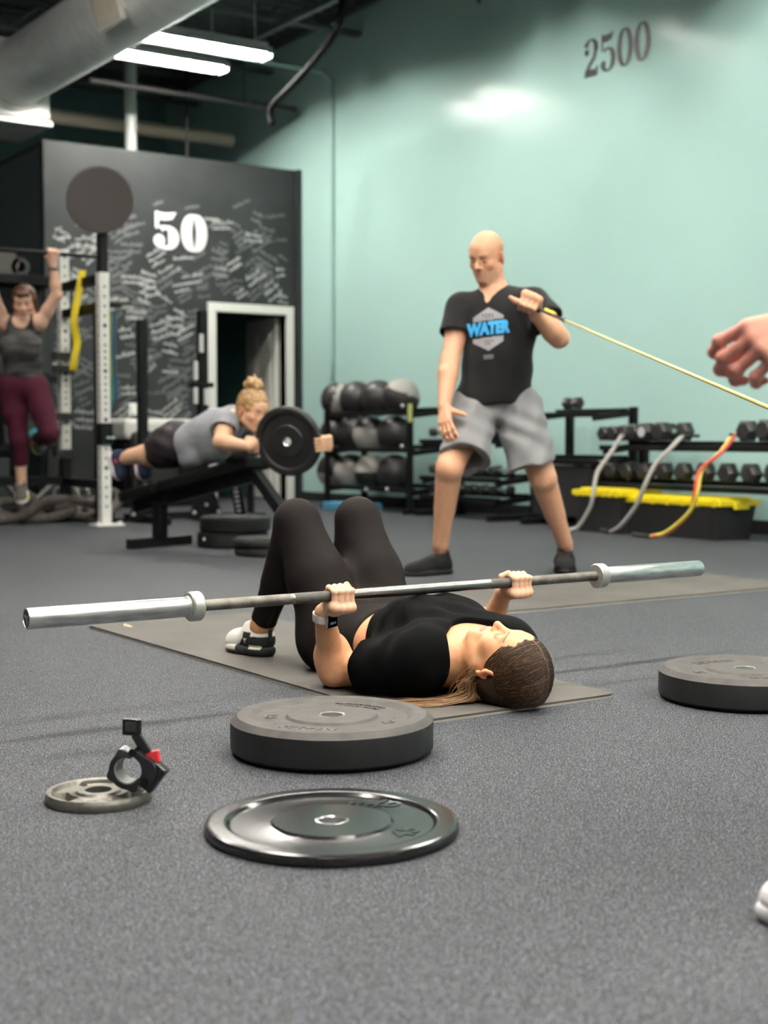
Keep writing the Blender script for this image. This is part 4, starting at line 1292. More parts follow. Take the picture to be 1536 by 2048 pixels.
# small pale emblem on the dark heel panel, near side
em = hp_ + d_ * .205 * .30 + s_ * .041 * (1 if np.dot(s_, TC) > 0 else -1) + ZV * .050
EVs = [(-.010, .008), (-.006, .003), (-.003, .005), (.003, .005), (.006, .003), (.010, .008), (.008, .001), (.003, -.002), (.0015, -.012), (-.0015, -.012), (-.003, -.002), (-.008, .001)]
su_ = [c for c in sL.children if c.name.startswith('shoe_upper')][0]
bt = BVHTree.FromPolygons([tuple(v.co) for v in su_.data.vertices], [tuple(p.vertices) for p in su_.data.polygons])
nv = s_ * (1 if np.dot(s_, TC) > 0 else -1); o_ = wloc(sL)
P = []
for x, z in EVs:
    p = em + nv * .05 - d_ * x + ZV * z - o_
    hit = bt.ray_cast(Vector(p), Vector(-nv))
    P.append(np.array(hit[0]) + o_ + nv * .0034 if hit[0] else em - d_ * x + ZV * z)
mesh_obj('heel_emblem', P, [tuple(range(12))], mat('pale_pink_print', (0.62, 0.50, 0.48), 0.6), sL)

# watch, ring, earring
wa = nrm(wrL - elL); wc = wrL - wa * .012; wa = nrm(wa * .35 + A(.0, -.12, .8))
M_BAND = mat('pale_pink_silicone', (0.70, 0.60, 0.57), 0.5)
wt = empty('wristwatch', wc - wloc(root)); wt.parent = root
wn = nrm(A(.10, -1, -.10) - wa * np.dot(A(-.10, -1, -.10), wa)); wl_ = np.cross(wa, wn)
ring = [wc + (.0290 * math.cos(t_) * wn + .0300 * math.sin(t_) * wl_) for t_ in [i * 2 * PI / 36 for i in range(36)]]
bm_ = MB(); rgs = []
for p in ring:
    o_ = nrm(p - wc); rgs.append([bm_.bm.verts.new(Vector(p + o_ * a_ + wa * b_)) for a_, b_ in ((-.004, -.0105), (.0015, -.0105), (.0022, 0), (.0015, .0105), (-.004, .0105))])
for i in range(36):
    p, q = rgs[i], rgs[(i + 1) % 36]
    for k in range(5): bm_.bm.faces.new((p[k], p[(k + 1) % 5], q[(k + 1) % 5], q[k]))
bm_.build('strap', M_BAND, wt, smooth=True, angle=.7)
Rw = Matrix((tuple(wl_), tuple(wa), tuple(wn))).transposed()
fc = wc + wn * .0320
MB().box(fc, (.034, .040, .0105), Rw, .004).build('watch_case', mat('silver_case', (0.62, 0.60, 0.58), 0.25, metal=0.9), wt, smooth=True, angle=.8)
MB().box(fc + wn * .0048, (.0305, .0365, .003), Rw, .0012).build('watch_screen', mat('black_glass', (0.004, 0.005, 0.006), 0.06, spec=0.6), wt, smooth=True, angle=.8)
MB().cyl(fc + wl_ * -.0165 + wa * .008, fc + wl_ * -.0195 + wa * .008, .0035, seg=14).build('watch_crown', mat('silver_case', (0.62, 0.60, 0.58), 0.25, metal=0.9), wt)
sg = MB()
for q in range(5): sg.box(fc + wn * .0064 + wl_ * (-.008 + q * .004) - wa * .006, (.0012, .004 + .002 * (q % 3), .0002), Rw)
o_ = sg.build('screen_readout', mat('screen_readout', (0.05, 0.06, 0.07), 0.3, emit=((0.5, 0.7, 0.8), 0.25)), wt); o_['kind'] = 'stuff'
# ring on the fourth finger of the near hand
e0 = nrm(A(0, -.55, -.83)); e1 = A(0, -.8, .6); e1 = nrm(e1 - e0 * e1.dot(e0))
jc = gripL + A(1, 0, 0) * (-.5) * .021 * .84
k0 = jc + (.0142 + .0244) * e0; t_ = math.radians(85); k1 = jc + (.0142 + .0113) * (math.cos(t_) * e0 + math.sin(t_) * e1)
rc_ = lerp(k0, k1, .42); rd_ = nrm(k1 - k0); ra = np.cross(rd_, A(1, 0, 0)); rb = A(1, 0, 0)
MB().tube([rc_ + .0092 * (math.cos(a_) * ra + math.sin(a_) * rb) for a_ in [i * 2 * PI / 24 for i in range(24)]], .0013, 8, True).build('wedding_ring', mat('pale_gold', (0.85, 0.74, 0.55), 0.2, metal=1.0), root, smooth=True)
ec = hC + .97 * (hl * .083 - hu * .036 - hf * .010)
MB().tube([ec + .007 * (math.cos(a_) * hu + math.sin(a_) * hf) - .004 * hu for a_ in [i * 2 * PI / 20 for i in range(20)]], .0009, 6, True).build('hoop_earring', mat('pale_gold', (0.85, 0.74, 0.55), 0.2, metal=1.0), root, smooth=True)

# hair: solid cap plus combed strands from the centre parting to the nape and the tail on the mat
M_HAIR = mat('brown_hair', (0.040, 0.021, 0.0115), 0.45, spec=0.18, noise=0.5, nscale=120)
M_HAIRL = mat('light_brown_hair', (0.095, 0.050, 0.026), 0.45, spec=0.22)
M_HAIRB = mat('honey_hair', (0.30, 0.165, 0.070), 0.45, spec=0.5)
hs_ = .97
HP = lambda a, b, c: hC + hs_ * (a * hl + b * hf + c * hu)
cap_ = G()
cap_.ell(HP(0, -.016, .037), A(.086, .107, .097) * hs_, (hl, hf, hu), .02)
cap_.ell(HP(0, -.03, -.02), A(.080, .085, .085) * hs_, (hl, hf, hu), .03)
# open the face
cap_.ell(HP(0, .118, -.015), A(.078, .092, .098) * hs_, (hl, hf, hu), .006, 's')
cap_.cut(HP(0, .048, -.02), nrm(hf * 1.0 - hu * .75), .006)
for s in (-1, 1):
    cap_.ell(HP(s * .09, .004, -.018), A(.03, .028, .040) * hs_, (hl, hf, hu), .006, 's')
    cap_.ell(HP(s * .080, .056, .012), A(.034, .040, .042) * hs_, (hl, hf, hu), .006, 's')
    cap_.ell(HP(s * .086, .036, -.022), A(.040, .048, .044) * hs_, (hl, hf, hu), .006, 's')
cap_.cut((0, 0, .0122), (0, 0, -1), .008)
V, F = cap_.mesh(.0026); mesh_obj('hair_cap', V, F, M_HAIR, root, True)
tail0 = HP(.055, -.055, -.075); tail0[2] = .034
tail = [tail0, A(2.19, 2.845, .026), A(2.14, 2.875, .021), A(2.085, 2.905, .017), A(2.05, 2.915, .015)]
tb = MB(); tb.tube(spline([HP(.02, -.06, -.05)] + tail[:-1], 6), [.03, .03, .029, .028, .027, .025, .024, .022, .02, .019, .018, .017, .016, .015, .014, .012, .011, .010, .009, .008, .007, .006, .005, .004, .003][:25], 12)
for v in tb.bm.verts:
    v.co.z = max(.0125, .0125 + (v.co.z - .0125) * .62) if v.co.z < .08 else v.co.z
tb.build('ponytail', M_HAIRB, root, smooth=True)

def strands(name, curves, radius, m, parent):
    c = bpy.data.curves.new(name, 'CURVE'); c.dimensions = '3D'; c.bevel_depth = radius; c.bevel_resolution = 0; c.resolution_u = 1
    o0 = wloc(parent)
    for pts in curves:
        sp = c.splines.new('POLY'); sp.points.add(len(pts) - 1)
        for i, p in enumerate(pts):
            q = p - o0; sp.points[i].co = (*q, 1)
            sp.points[i].radius = 1.0 if i < len(pts) * .7 else max(.15, 1 - (i - len(pts) * .7) / (len(pts) * .35))
    c.materials.append(m)
    o = bpy.data.objects.new(name, c); COL.objects.link(o); o.parent = parent; o['kind'] = 'stuff'
    return o

rh = random.Random(3)
def scalp(a, b, c, lift=.0):
    """push a point of head space on to the hair-cap ellipsoid"""
    p = A(a, b + .016, c - .036); r = A(.086, .107, .097)
    k = 1.0 / math.sqrt(((p / r) ** 2).sum())
    q = p * k * (1 + lift / .09)
    return HP(q[0], q[1] - .016, q[2] + .036)
sets = {0: [], 1: [], 2: []}
for i in range(3400):
    sd = 1 if rh.random() < .66 else -1
    t_ = rh.random() ** 1.1
    th = math.radians(17 + 150 * t_)
    pb, pc = -.016 + .105 * math.cos(th), .036 + .094 * math.sin(th)
    st = A(sd * rh.uniform(.0015, .007), pb, pc)
    en = A(sd * rh.uniform(.062, .078), rh.uniform(-.075, -.022) - .012 * t_, rh.uniform(-.098, -.035))
    md = A(sd * .080, lerp(A(pb), A(en[1]), .42)[0] - .010, lerp(A(pc), A(en[2]), .36)[0])
    pts = []
    lift = rh.uniform(-.0006, .0026)
    ph = rh.uniform(0, 6)
    for k in range(12):
        s_ = k / 11
        p = (1 - s_) ** 2 * st + 2 * s_ * (1 - s_) * md * 1.1 + s_ * s_ * en
        p = p + A(0, .0010 * math.sin(ph + s_ * 7), .0010 * math.cos(ph + s_ * 6))
        q = scalp(p[0], p[1], p[2], lift - .002 * (k == 0))
        if q[2] < .0135: q[2] = .0135
        pts.append(q)
    x = rh.random()
    sets[0 if x < .74 else 1 if x < .965 else 2].append(pts)
pv = []; nseg = 26
for k in range(nseg):
    th = math.radians(20 + 120 * k / (nseg - 1)); b_, c_ = -.016 + .105 * math.cos(th), .036 + .094 * math.sin(th)
    w_ = .0014 + .0005 * math.sin(k * 2.3) - .0013 * (k / nseg)
    wob = .0012 * math.sin(k * .9)
    pv += [scalp(wob - w_, b_, c_, .0012), scalp(wob + w_, b_, c_, .0012)]
mesh_obj('parting', pv, [(2 * k, 2 * k + 1, 2 * k + 3, 2 * k + 2) for k in range(nseg - 1)], mat('parting_scalp', (0.20, 0.115, 0.085), 0.6), root)
strands('hair_strands', sets[0], .00062, M_HAIR, root)
strands('hair_strands', sets[1], .00055, M_HAIRL, root)
strands('hair_strands', sets[2], .00045, M_HAIRB, root)
tl = []
for i in range(420):
    jx, jy, jz = rh.gauss(0, 1), rh.gauss(0, 1), abs(rh.gauss(0, 1))
    fl = rh.uniform(.3, 1)
    a_ = HP(rh.uniform(.045, .078), rh.uniform(-.06, -.03), rh.uniform(-.085, -.045))
    pts = [a_]
    for k, q in enumerate(tail[1:]):
        w_ = .010 + .006 * k
        p = q + A(jx * w_ * .7 - .006 * k * fl, jy * w_ * .9, jz * .006)
        p[2] = max(.0135, p[2] if k < 1 else .0135 + jz * .004 * (1 - k * .2))
        pts.append(p)
    tl.append(spline(pts, 4))
strands('ponytail_strands', tl[:300], .0008, M_HAIRB, root)
strands('ponytail_strands', tl[300:], .0008, M_HAIRL, root)
wisps = []
for i in range(34):
    a_ = HP(.078 + rh.uniform(-.004, .006), rh.uniform(-.03, .01), rh.uniform(-.03, -.055))
    e_ = lerp(tail[1], tail[2], rh.random()) + A(rh.gauss(0, .02), rh.gauss(0, .018), 0); e_[2] = rh.uniform(.014, .03)
    m_ = lerp(a_, e_, .5) + A(rh.gauss(-.006, .008), rh.gauss(.006, .008), rh.uniform(-.004, .012))
    wisps.append(spline([a_, m_, e_], 6))
for i in range(0):
    a_ = scalp(rh.uniform(-.07, .07), rh.uniform(-.10, -.02), rh.uniform(.06, .12)); e_ = a_ + hu * rh.uniform(.01, .03) + A(rh.gauss(0, .012), rh.gauss(0, .01), rh.uniform(-.03, .0)); e_[2] = max(e_[2], .014)
    wisps.append(spline([a_, lerp(a_, e_, .5) + A(.004, -.004, .004), e_], 5))
strands('flyaway_hair', wisps, .0005, M_HAIRB, root)
# lashes of the closed eyes
ls = []
for s in (1, -1):
    for i in range(17):
        x = (i / 16 - .5) * 2
        b0 = hC + .97 * (hl * s * (.032 + .0140 * x) + hf * (.0880 - .0065 * x * x) + hu * (-.0042 - .0022 * (1 - x * x)))
        ls.append([b0, b0 + .97 * (hf * .0016 - hu * .0014 + hl * s * x * .0008), b0 + .97 * (hf * .0034 - hu * .0022 + hl * s * x * .0018)])
strands('eyelashes', ls, .00028, mat('dark_lash', (0.02, 0.012, 0.01), 0.6), root)

# ================================================================== man with the band
def sight(px, py, d): return at(px, py, d=d)
J = dict(head=sight(973, 513, 7.12), nk=sight(988, 578, 7.16), che=sight(1000, 655, 7.14), pel=sight(990, 805, 7.16),
         shR=sight(923, 619, 7.20), shL=sight(1069, 609, 7.06), elR=sight(900, 722, 7.10), wrR=sight(888, 812, 6.98),
         elL=sight(1118, 676, 6.92), wrL=sight(1073, 632, 6.80), hipR=sight(945, 822, 7.16), hipL=sight(1040, 822, 7.14),
         knR=sight(899, 937, 6.93), anR=sight(881, 1088, 7.08), knL=sight(1086, 957, 7.10), anL=sight(1129, 1085, 7.28))
J['hf'] = nrm(TC * .76 - RV * .50 - ZV * .36); J['hu'] = nrm(ZV * .95 + TC * .28 - RV * .12 - J['hf'] * np.dot(ZV * .95 + TC * .28 - RV * .12, J['hf'])); J['neckr'] = 1.12
J['backR'] = -TC; J['backL'] = -TC
root = empty('person', (J['pel'][0], J['pel'][1], 0), 'bald man in black tee and grey shorts stretching a yellow tube', 'person')
SK2 = (0.66, 0.355, 0.215)
S = 1.08
g, l, f, u = figure(J, S, dep=1.0, armr=(.056, .046, .044, .030), legr=(.085, .062, .056, .038))
mh = J['head']; hl2 = np.cross(J['hu'], J['hf'])
head_solid(g, mh, hl2, J['hf'], J['hu'], 1.03, jaw=1.08)
# right hand flat on the thigh
hdR = nrm(sight(893, 880, 6.86) - J['wrR'])
hand_open(g, J['wrR'], hdR, nrm(-TC * .55 + RV * .35), nrm(RV * .9 + TC * .35), curl=(14, 18, 12), sc=1.12, spread=5, thumb=(.62, .70, .12), thumb_curl=-6)
# left fist round the handle
HANDLE_A, HANDLE_B = sight(1052, 606, 6.74), sight(1122, 634, 6.70)
hx = nrm(HANDLE_B - HANDLE_A); gcM = sight(1058, 611, 6.76)
bk = nrm(ZV * .8 - hx * np.dot(ZV * .8, hx) + TC * .25)
hand_grip(g, gcM, -hx, .015, J['wrL'] + A(0, 0, 0), nrm(TC), nrm(bk), 1.15, thumb=False, fr=.0105)
th0 = gcM - hx * .035 + ZV * .012
g.chain([J['wrL'] * .5 + th0 * .5, sight(1040, 606, 6.75), sight(1030, 601, 6.74), sight(1021, 595, 6.74)], [.018, .0145, .0125, .0098], .008)
V, F = multi(g, .0075, [(mh - .19, mh + .19, .0038), (gcM - .12, gcM + .12, .0035), (J['wrR'] - A(.13, .13, .24), J['wrR'] + A(.13, .13, .06), .0035)])
cols = face_colors(V, mh, hl2, J['hf'], J['hu'], 1.03, SK2, (0.56, 0.27, 0.19), (0.16, 0.09, 0.06), stub=(0.36, 0.22, 0.16))
q = (V - mh) / 1.03
hair_m = np.clip((.062 - (q @ J['hu'])) / .03, 0, 1) * np.clip((.012 - (q @ J['hf'])) / .03, 0, 1) * (q @ J['hu'] > -.05) * (np.linalg.norm(q, axis=1) < .14) * .35
cols = cols * (1 - hair_m[:, None]) + np.array((0.25, 0.16, 0.12)) * hair_m[:, None]
mesh_obj('body', V, F, M_SKIN, root, True, cols)
for s in (-1, 1):
    ep = mh + 1.03 * (hl2 * s * .032 + J['hf'] * .0772 - J['hu'] * .001)
    e_ = MB().sph(ep, .0105, 12).build('eye', M_EYE, root, smooth=True)
    MB().sph(ep + J['hf'] * .0052 - J['hu'] * .0035, .0066, 10).build('iris', M_IRIS, e_, smooth=True)

M_TEEG = mat('faded_black_tee', (0.0085, 0.0080, 0.0082), 0.85, spec=0.18, sheen=0.08, noise=0.25, nscale=6, bump=0.3, bscale=30)
def tee(J, S, l, f, u, inf, hem, hem_n, sleeve, neck_c, neck_r, wid=1.0, dep=1.0, drape=None, fold=.003, slv_r=(.075, .085), waist=.86, thin=True):
    g = G()
    torso(g, J['pel'], J['che'], J['nk'], J['shL'], J['shR'], J['hipL'], J['hipR'], S, inf, dep, wid, waist=waist)
    for s in 'LR':
        sh, el = J['sh' + s], J['el' + s]
        q = G(); e_ = lerp(sh, el, sleeve); d_ = nrm(el - sh)
        q.cap(sh, e_ + d_ * .02, slv_r[0] * S, slv_r[1] * S, .02)
        q.cut(e_, d_, .004)
        if thin: q.cap(lerp(sh, el, sleeve - .14), el, (slv_r[1] - .014) * S, (slv_r[1] - .012) * S, .004, op='s')
        g.grp(q, .045)
    if drape: drape(g)
    g.cut(hem, hem_n, .005)
    for c, r, ax in neck_c: g.ell(c, r, ax, .006, 's')
    def folds(X, Y, Z):
        a = (X * l[0] + Y * l[1] + Z * l[2]); b = (X * u[0] + Y * u[1] + Z * u[2])
        return fold * (np.sin(a * 34 + b * 22 + 2 * np.sin(b * 9)) * .6 + np.sin(a * 19 - b * 31 + 1.4 * np.sin(a * 13)) * .6)
    g.disp(folds)
    return g
hemp = sight(1008, 806, 7.0)
ng = [(J['nk'] + u * .06 + f * .03, (.082, .12, .10), (l, f, u)), (J['nk'] + u * .010 + f * .12, (.026, .12, .085), (l, f, u)), (J['nk'] - u * -.015 + f * .12, (.05, .12, .06), (l, f, u))]
ts = tee(J, S, l, f, u, .016, hemp, nrm(-ZV + RV * .05 + TC * .12), .50, ng, None, drape=lambda g: g.cap(lerp(J['pel'], J['che'], .1) + f * .03, lerp(J['pel'], J['che'], .55) + f * .02, .150, .155, .06, (f, 1.25)))
V, F = ts.mesh(.0065); tshirt = mesh_obj('tee_shirt', V, F, M_TEEG, root, True)

# printed badge, laid on to the shirt surface
def project(parent_mesh, o, ex, ey, nrm_dir, V2, F2, off, name, m, parent):
    bt = BVHTree.FromPolygons([tuple(np.array(v.co) + wloc(parent_mesh)) for v in parent_mesh.data.vertices], [tuple(p.vertices) for p in parent_mesh.data.polygons])
    P = []
    for x, y in V2:
        p = np.array(o) + x * ex + y * ey
        h = bt.ray_cast(Vector(p + nrm_dir * .4), Vector(-nrm_dir))
        P.append(np.array(h[0]) + nrm_dir * off if h[0] is not None else p)
    return mesh_obj(name, P, F2, m, parent, True)
def grid_fill(inside, x0, x1, y0, y1, n):
    xs = np.linspace(x0, x1, n); ys = np.linspace(y0, y1, n); ids = {}; V = []; F = []
    def vid(i, j):
        if (i, j) not in ids: ids[(i, j)] = len(V); V.append((xs[i], ys[j]))
        return ids[(i, j)]
    for i in range(n - 1):
        for j in range(n - 1):
            if inside((xs[i] + xs[i + 1]) / 2, (ys[j] + ys[j + 1]) / 2): F.append((vid(i, j), vid(i + 1, j), vid(i + 1, j + 1), vid(i, j + 1)))
    return V, F
M_BADGE = mat('grey_shirt_print', (0.27, 0.26, 0.27), 0.8)
M_BLUE = mat('blue_shirt_print', (0.055, 0.42, 0.80), 0.7)
M_INK = mat('dark_shirt_print', (0.05, 0.05, 0.055), 0.8)
oc = sight(979, 656, 6.95); K_ = 6.98 / FPX
bx = nrm(RV + ZV * .06); by = ZV
hexa = lambda x, y: abs(x) < .073 and abs(y) < .108 - abs(x) * .60
def badge(x, y): return hexa(x, y) and not (-.040 < y - x * .06 < .044)
project(tshirt, oc, bx, by, TC, *grid_fill(badge, -.078, .078, -.112, .112, 70), .0022, 'badge_print', M_BADGE, root)
def tess_text(s, size, bold):
    v, f_ = text_mesh(s, size, bold)
    bm = bmesh.new(); vs_ = [bm.verts.new(p) for p in v]
    for q in f_:
        try: bm.faces.new([vs_[i] for i in q])
        except ValueError: pass
    bmesh.ops.triangulate(bm, faces=bm.faces[:])
    bmesh.ops.subdivide_edges(bm, edges=[e for e in bm.edges if e.calc_length() > .012], cuts=2, use_grid_fill=True)
    bmesh.ops.triangulate(bm, faces=bm.faces[:])
    bm.verts.index_update()
    V2 = [(p.co.x, p.co.y) for p in bm.verts]; F2 = [tuple(q.index for q in fc.verts) for fc in bm.faces]
    bm.free(); return V2, F2
V2, F2 = tess_text('WATER', .078, .0055)
xs_ = [p[0] for p in V2]; k_ = .212 / (max(xs_) - min(xs_)); k2 = .066 / (max(p[1] for p in V2) - min(p[1] for p in V2))
V2 = [(p[0] * k_, p[1] * k2 + p[0] * .02) for p in V2]
project(tshirt, oc + ZV * .002, bx, by, TC, V2, F2, .003, 'water_lettering', M_BLUE, root)
for (yy_, w_, h_) in ((.072, .062, .010), (.059, .05, .007), (-.060, .05, .007), (-.073, .03, .008)):
    V2, F2 = grid_fill(lambda x, y: (int((x + 1) * 130) % 2 == 0), -w_ / 2, w_ / 2, -h_ / 2, h_ / 2, 26)
    o_ = project(tshirt, oc + ZV * yy_, bx, by, TC, V2, F2, .0032, 'small_print', M_INK, root); o_['kind'] = 'stuff'
V2, F2 = grid_fill(lambda x, y: True, -.024, .024, -.011, .011, 8)
project(tshirt, oc - ZV * .138, bx, by, TC, V2, F2, .0022, 'tag_print', mat('faint_shirt_print', (0.09, 0.088, 0.088), 0.8), root)

# shorts
M_SHORT = mat('heather_grey_shorts', (0.20, 0.20, 0.205), 0.75, sheen=0.15, noise=0.18, nscale=260, bump=0.2, bscale=40)
sg_ = G()
sg_.ell(J['pel'] + u * .01, (.175, .125, .15), (l, f, u), .05)
for hp, kn, hem in ((J['hipR'], J['knR'], sight(934, 918, 6.94)), (J['hipL'], J['knL'], sight(1062, 935, 7.06))):
    q = G(); d_ = nrm(kn - hp)
    q.cap(hp - d_ * .02, hem + d_ * .06, .122, .128, .04)
    q.cut(hem, nrm(d_ + (RV * .14 if hp is J['hipR'] else -RV * .10)), .004)
    q.cap(lerp(hp, hem, .72), hem + d_ * .12, .078, .112, .004, op='s')
    sg_.grp(q, .03)
sg_.cut(lerp(J['pel'], J['che'], .35), u, .006)
def sfold(X, Y, Z):
    a = X * RV[0] + Y * RV[1]; c = Z
    return .0055 * np.sin(a * 30 + c * 46 + 1.6 * np.sin(c * 17)) * np.clip((1.02 - c) * 5, 0, 1) + .004 * np.sin(a * 55 - c * 24)
sg_.disp(sfold)
V, F = sg_.mesh(.0065); mesh_obj('shorts', V, F, M_SHORT, root, True)
def flat(p): return A(p[0], p[1], 0)
aR, aL = J['anR'], J['anL']
dR = nrm(flat(-RV * .80 + TC * .55)); dL = nrm(flat(TC * .95 - RV * .10))
shoe(root, flat(aR) - dR * .065, flat(aR) + dR * .225, upper=(.006, .0055, .0055), sole=(.009, .0085, .0085), vox=.0055, wid=.105, hi=.108)
shoe(root, flat(aL) - dL * .065, flat(aL) + dL * .225, upper=(.009, .008, .008), sole=(.009, .0085, .0085), vox=.0055, wid=.105, hi=.108)
MAN = J

# his resistance tube: black handle with webbing and yellow tube running out to the right
tu = empty('resistance_tube', gcM, 'yellow resistance tube with black handle stretched from the man to the right edge', 'resistance band')
M_FOAM = mat('black_foam', (0.012, 0.012, 0.012), 0.7)
MB().cyl(gcM - hx * .065, gcM + hx * .060, .0150, seg=16).build('foam_grip', M_FOAM, tu, smooth=True, angle=.8)
e0_, e1_ = sight(1128, 640, 6.68), sight(1800, 928, 2.34)
dT = nrm(e1_ - e0_)
for s in (-1, 1):
    MB().tube(spline([gcM + hx * (.062 * s), gcM + hx * (.075 * s) + dT * .03, lerp(gcM, e0_, .75) + hx * .012 * s, e0_], 6), .006, 8).build('webbing', M_FOAM, tu, smooth=True)
MB().cyl(e0_ - dT * .03, e0_ + dT * .02, .010, seg=12).build('tube_cuff', M_FOAM, tu, smooth=True)
MB().cyl(e0_ + dT * .01, e1_, .0052, seg=10).build('tube', mat('yellow_latex', (0.78, 0.66, 0.22), 0.35), tu, smooth=True)
MB().cyl(lerp(gcM, e0_, .45) + ZV * .012, lerp(gcM, e0_, .75) + ZV * .010, .009, seg=10).build('yellow_tab', mat('yellow_latex_bright', (0.85, 0.68, 0.08), 0.35), tu, smooth=True)

# ================================================================== woman hanging from the rig bar
RIGY = 10.26
def rig(px, py): return at(px, py, y=RIGY)
PD = 10.72
gl = rig(104, 507); HB_Z = gl[2]; HB_Y = RIGY
J = dict(head=sight(49, 606, PD), nk=sight(47, 645, PD + .02), che=sight(45, 692, PD + .02), pel=sight(45, 772, PD + .02),
         shL=sight(81, 645, PD), shR=sight(9, 650, PD), elL=sight(113, 590, PD - .02), elR=sight(-14, 588, PD - .02),
         hipL=sight(72, 778, PD), hipR=sight(22, 778, PD), knL=sight(99, 868, PD - .12), knR=sight(39, 880, PD - .02), anR=sight(43, 965, PD + .02), anL=sight(70, 880, PD + .26))
gr = A(gl[0] - .50, HB_Y, HB_Z)
J['wrL'] = gl + A(.0, -.02, -.085); J['wrR'] = gr + A(.0, -.02, -.085)
J['hf'] = nrm(TC * .93 + RV * .10 - ZV * .25); J['hu'] = nrm(ZV + TC * .25 - J['hf'] * np.dot(ZV + TC * .25, J['hf']))
J['backR'] = -TC; J['backL'] = -ZV
root = empty('person', (J['pel'][0], J['pel'][1], HB_Z), 'brown haired woman in grey tank and maroon leggings hanging from the rig bar', 'person')
SK3 = (0.70, 0.42, 0.30)
g, l, f, u = figure(J, 1.0, wid=1.02, dep=1.12, armr=(.050, .042, .038, .027), legr=(.095, .064, .056, .037), waist=.88)
hd = J['head']; h3 = np.cross(J['hu'], J['hf'])
head_solid(g, hd, h3, J['hf'], J['hu'], 1.05, fem=True)
for s in (-1, 1): g.ell(J['che'] + l * s * .075 + f * .095 - u * .02, (.075, .06, .075), (l, f, u), .05)
for gc, wr, sx in ((gl, J['wrL'], -1), (gr, J['wrR'], 1)):
    hand_grip(g, gc, A(sx, 0, 0), .017, wr, A(0, .35, .9), A(0, -.95, .1), 1.0, fr=.0098)
g.ell(J['anR'] + A(0, 0, -.05), (.036, .036, .05), None, .02)
fl_ = J['anL']
V, F = multi(g, .010, [(hd - .17, hd + .17, .005), (gl - .1, gl + .1, .0045), (gr - .1, gr + .1, .0055)])
cols = face_colors(V, hd, h3, J['hf'], J['hu'], 1.05, SK3, (0.52, 0.20, 0.18), (0.15, 0.08, 0.05), fem=True)
mesh_obj('body', V, F, M_SKIN, root, True, cols)
for s in (-1, 1):
    ep = hd + 1.05 * (h3 * s * .032 + J['hf'] * .080 + J['hu'] * .002)
    e_ = MB().sph(ep, .0105, 10).build('eye', M_EYE, root, smooth=True); MB().sph(ep + J['hf'] * .0062, .0062, 8).build('iris', M_IRIS, e_, smooth=True)
# hair with fringe
hg = G(); P = lambda a, b, c: hd + 1.05 * (a * h3 + b * J['hf'] + c * J['hu']); axh = (h3, J['hf'], J['hu'])
hg.ell(P(0, -.018, .038), (.092, .112, .100), axh, .02).ell(P(0, -.035, -.03), (.090, .085, .09), axh, .03)
hg.ell(P(0, .12, -.035), (.070, .090, .098), axh, .008, 's')
hg.ell(P(0, .078, .074), (.052, .026, .024), axh, .02)
for s in (-1, 1): hg.cap(P(s * .078, .03, .03), P(s * .083, .01, -.045), .016, .012, .02)
hg.cut(P(0, 0, -.075), -J['hu'], .01)
hg.disp(lambda X, Y, Z: .002 * np.sin((X * 130 + Y * 60)) + .0015 * np.sin(Z * 60 + X * 200))
V, F = hg.mesh(.006); mesh_obj('hair', V, F, mat('chestnut_hair', (0.11, 0.052, 0.030), 0.6, spec=.25, noise=0.5, nscale=90, stretch=(3, 3, .6)), root, True)
M_TANK = mat('striped_grey_tank', (0.022, 0.021, 0.021), 0.85, spec=.15, noise=0.5, nscale=9, stretch=(.4, .4, 6), noise_col=(0.065, 0.062, 0.060))
tg = G(); torso(tg, J['pel'], J['che'], J['nk'], J['shL'], J['shR'], J['hipL'], J['hipR'], 1.0, .014, 1.12, 1.04, waist=.92)
for s in (-1, 1): tg.ell(J['che'] + l * s * .075 + f * .095 - u * .02, (.085, .072, .085), (l, f, u), .05)
for s, sh in ((1, J['shL']), (-1, J['shR'])):
    tg.ell(sh + l * s * .025 + u * .03, (.075, .16, .115), (l, f, u), .008, 's')
tg.ell(J['nk'] + u * .03 + f * .06, (.070, .12, .085), (l, f, u), .008, 's'); tg.ell(J['nk'] + u * .06 - f * .03, (.07, .1, .07), (l, f, u), .008, 's')
tg.cut(sight(45, 754, PD - .1), nrm(-ZV), .005)
tg.disp(lambda X, Y, Z: .003 * np.sin(Z * 44 + (X * l[0] + Y * l[1]) * 22) + .002 * np.sin(Z * 80 - X * 30))
V, F = tg.mesh(.008); mesh_obj('tank_top', V, F, M_TANK, root, True)
M_MAROON = mat('maroon_legging', (0.048, 0.008, 0.017), 0.65, spec=.08, sheen=.02)
lg = G(); lg.ell(J['pel'], (np.linalg.norm(J['hipL'] - J['hipR']) / 2 + .088, .130, .14), (l, f, u), .05)
for s in 'LR':
    b = G(); leg(b, J['hip' + s], J['kn' + s], J['an' + s], J['back' + s], 1.0, (.104, .072, .064, .046), .03)
    d_ = nrm(J['an' + s] - J['kn' + s]); b.cut(lerp(J['kn' + s], J['an' + s], .60 if s == 'R' else .75), d_, .004); lg.grp(b, .05)
lg.cut(lerp(J['pel'], J['che'], .45), u, .005)
V, F = lg.mesh(.008); mesh_obj('leggings', V, F, M_MAROON, root, True)
M_WB = MB().tube([J['wrL'] + A(.030 * math.cos(t_), .030 * math.sin(t_), -.035) for t_ in [i * PI / 8 for i in range(16)]], .007, 8, True).build('wristband', M_FOAM, root, smooth=True)
def neon_paint(a, b, h): return [((h < .035), (0.66, 0.64, 0.60)), ((a > .55) & (a < .8) & (h < .045), (0.55, 0.58, 0.06))]
tdir = nrm(flat(TC * .85 + RV * .25) - ZV * .55)
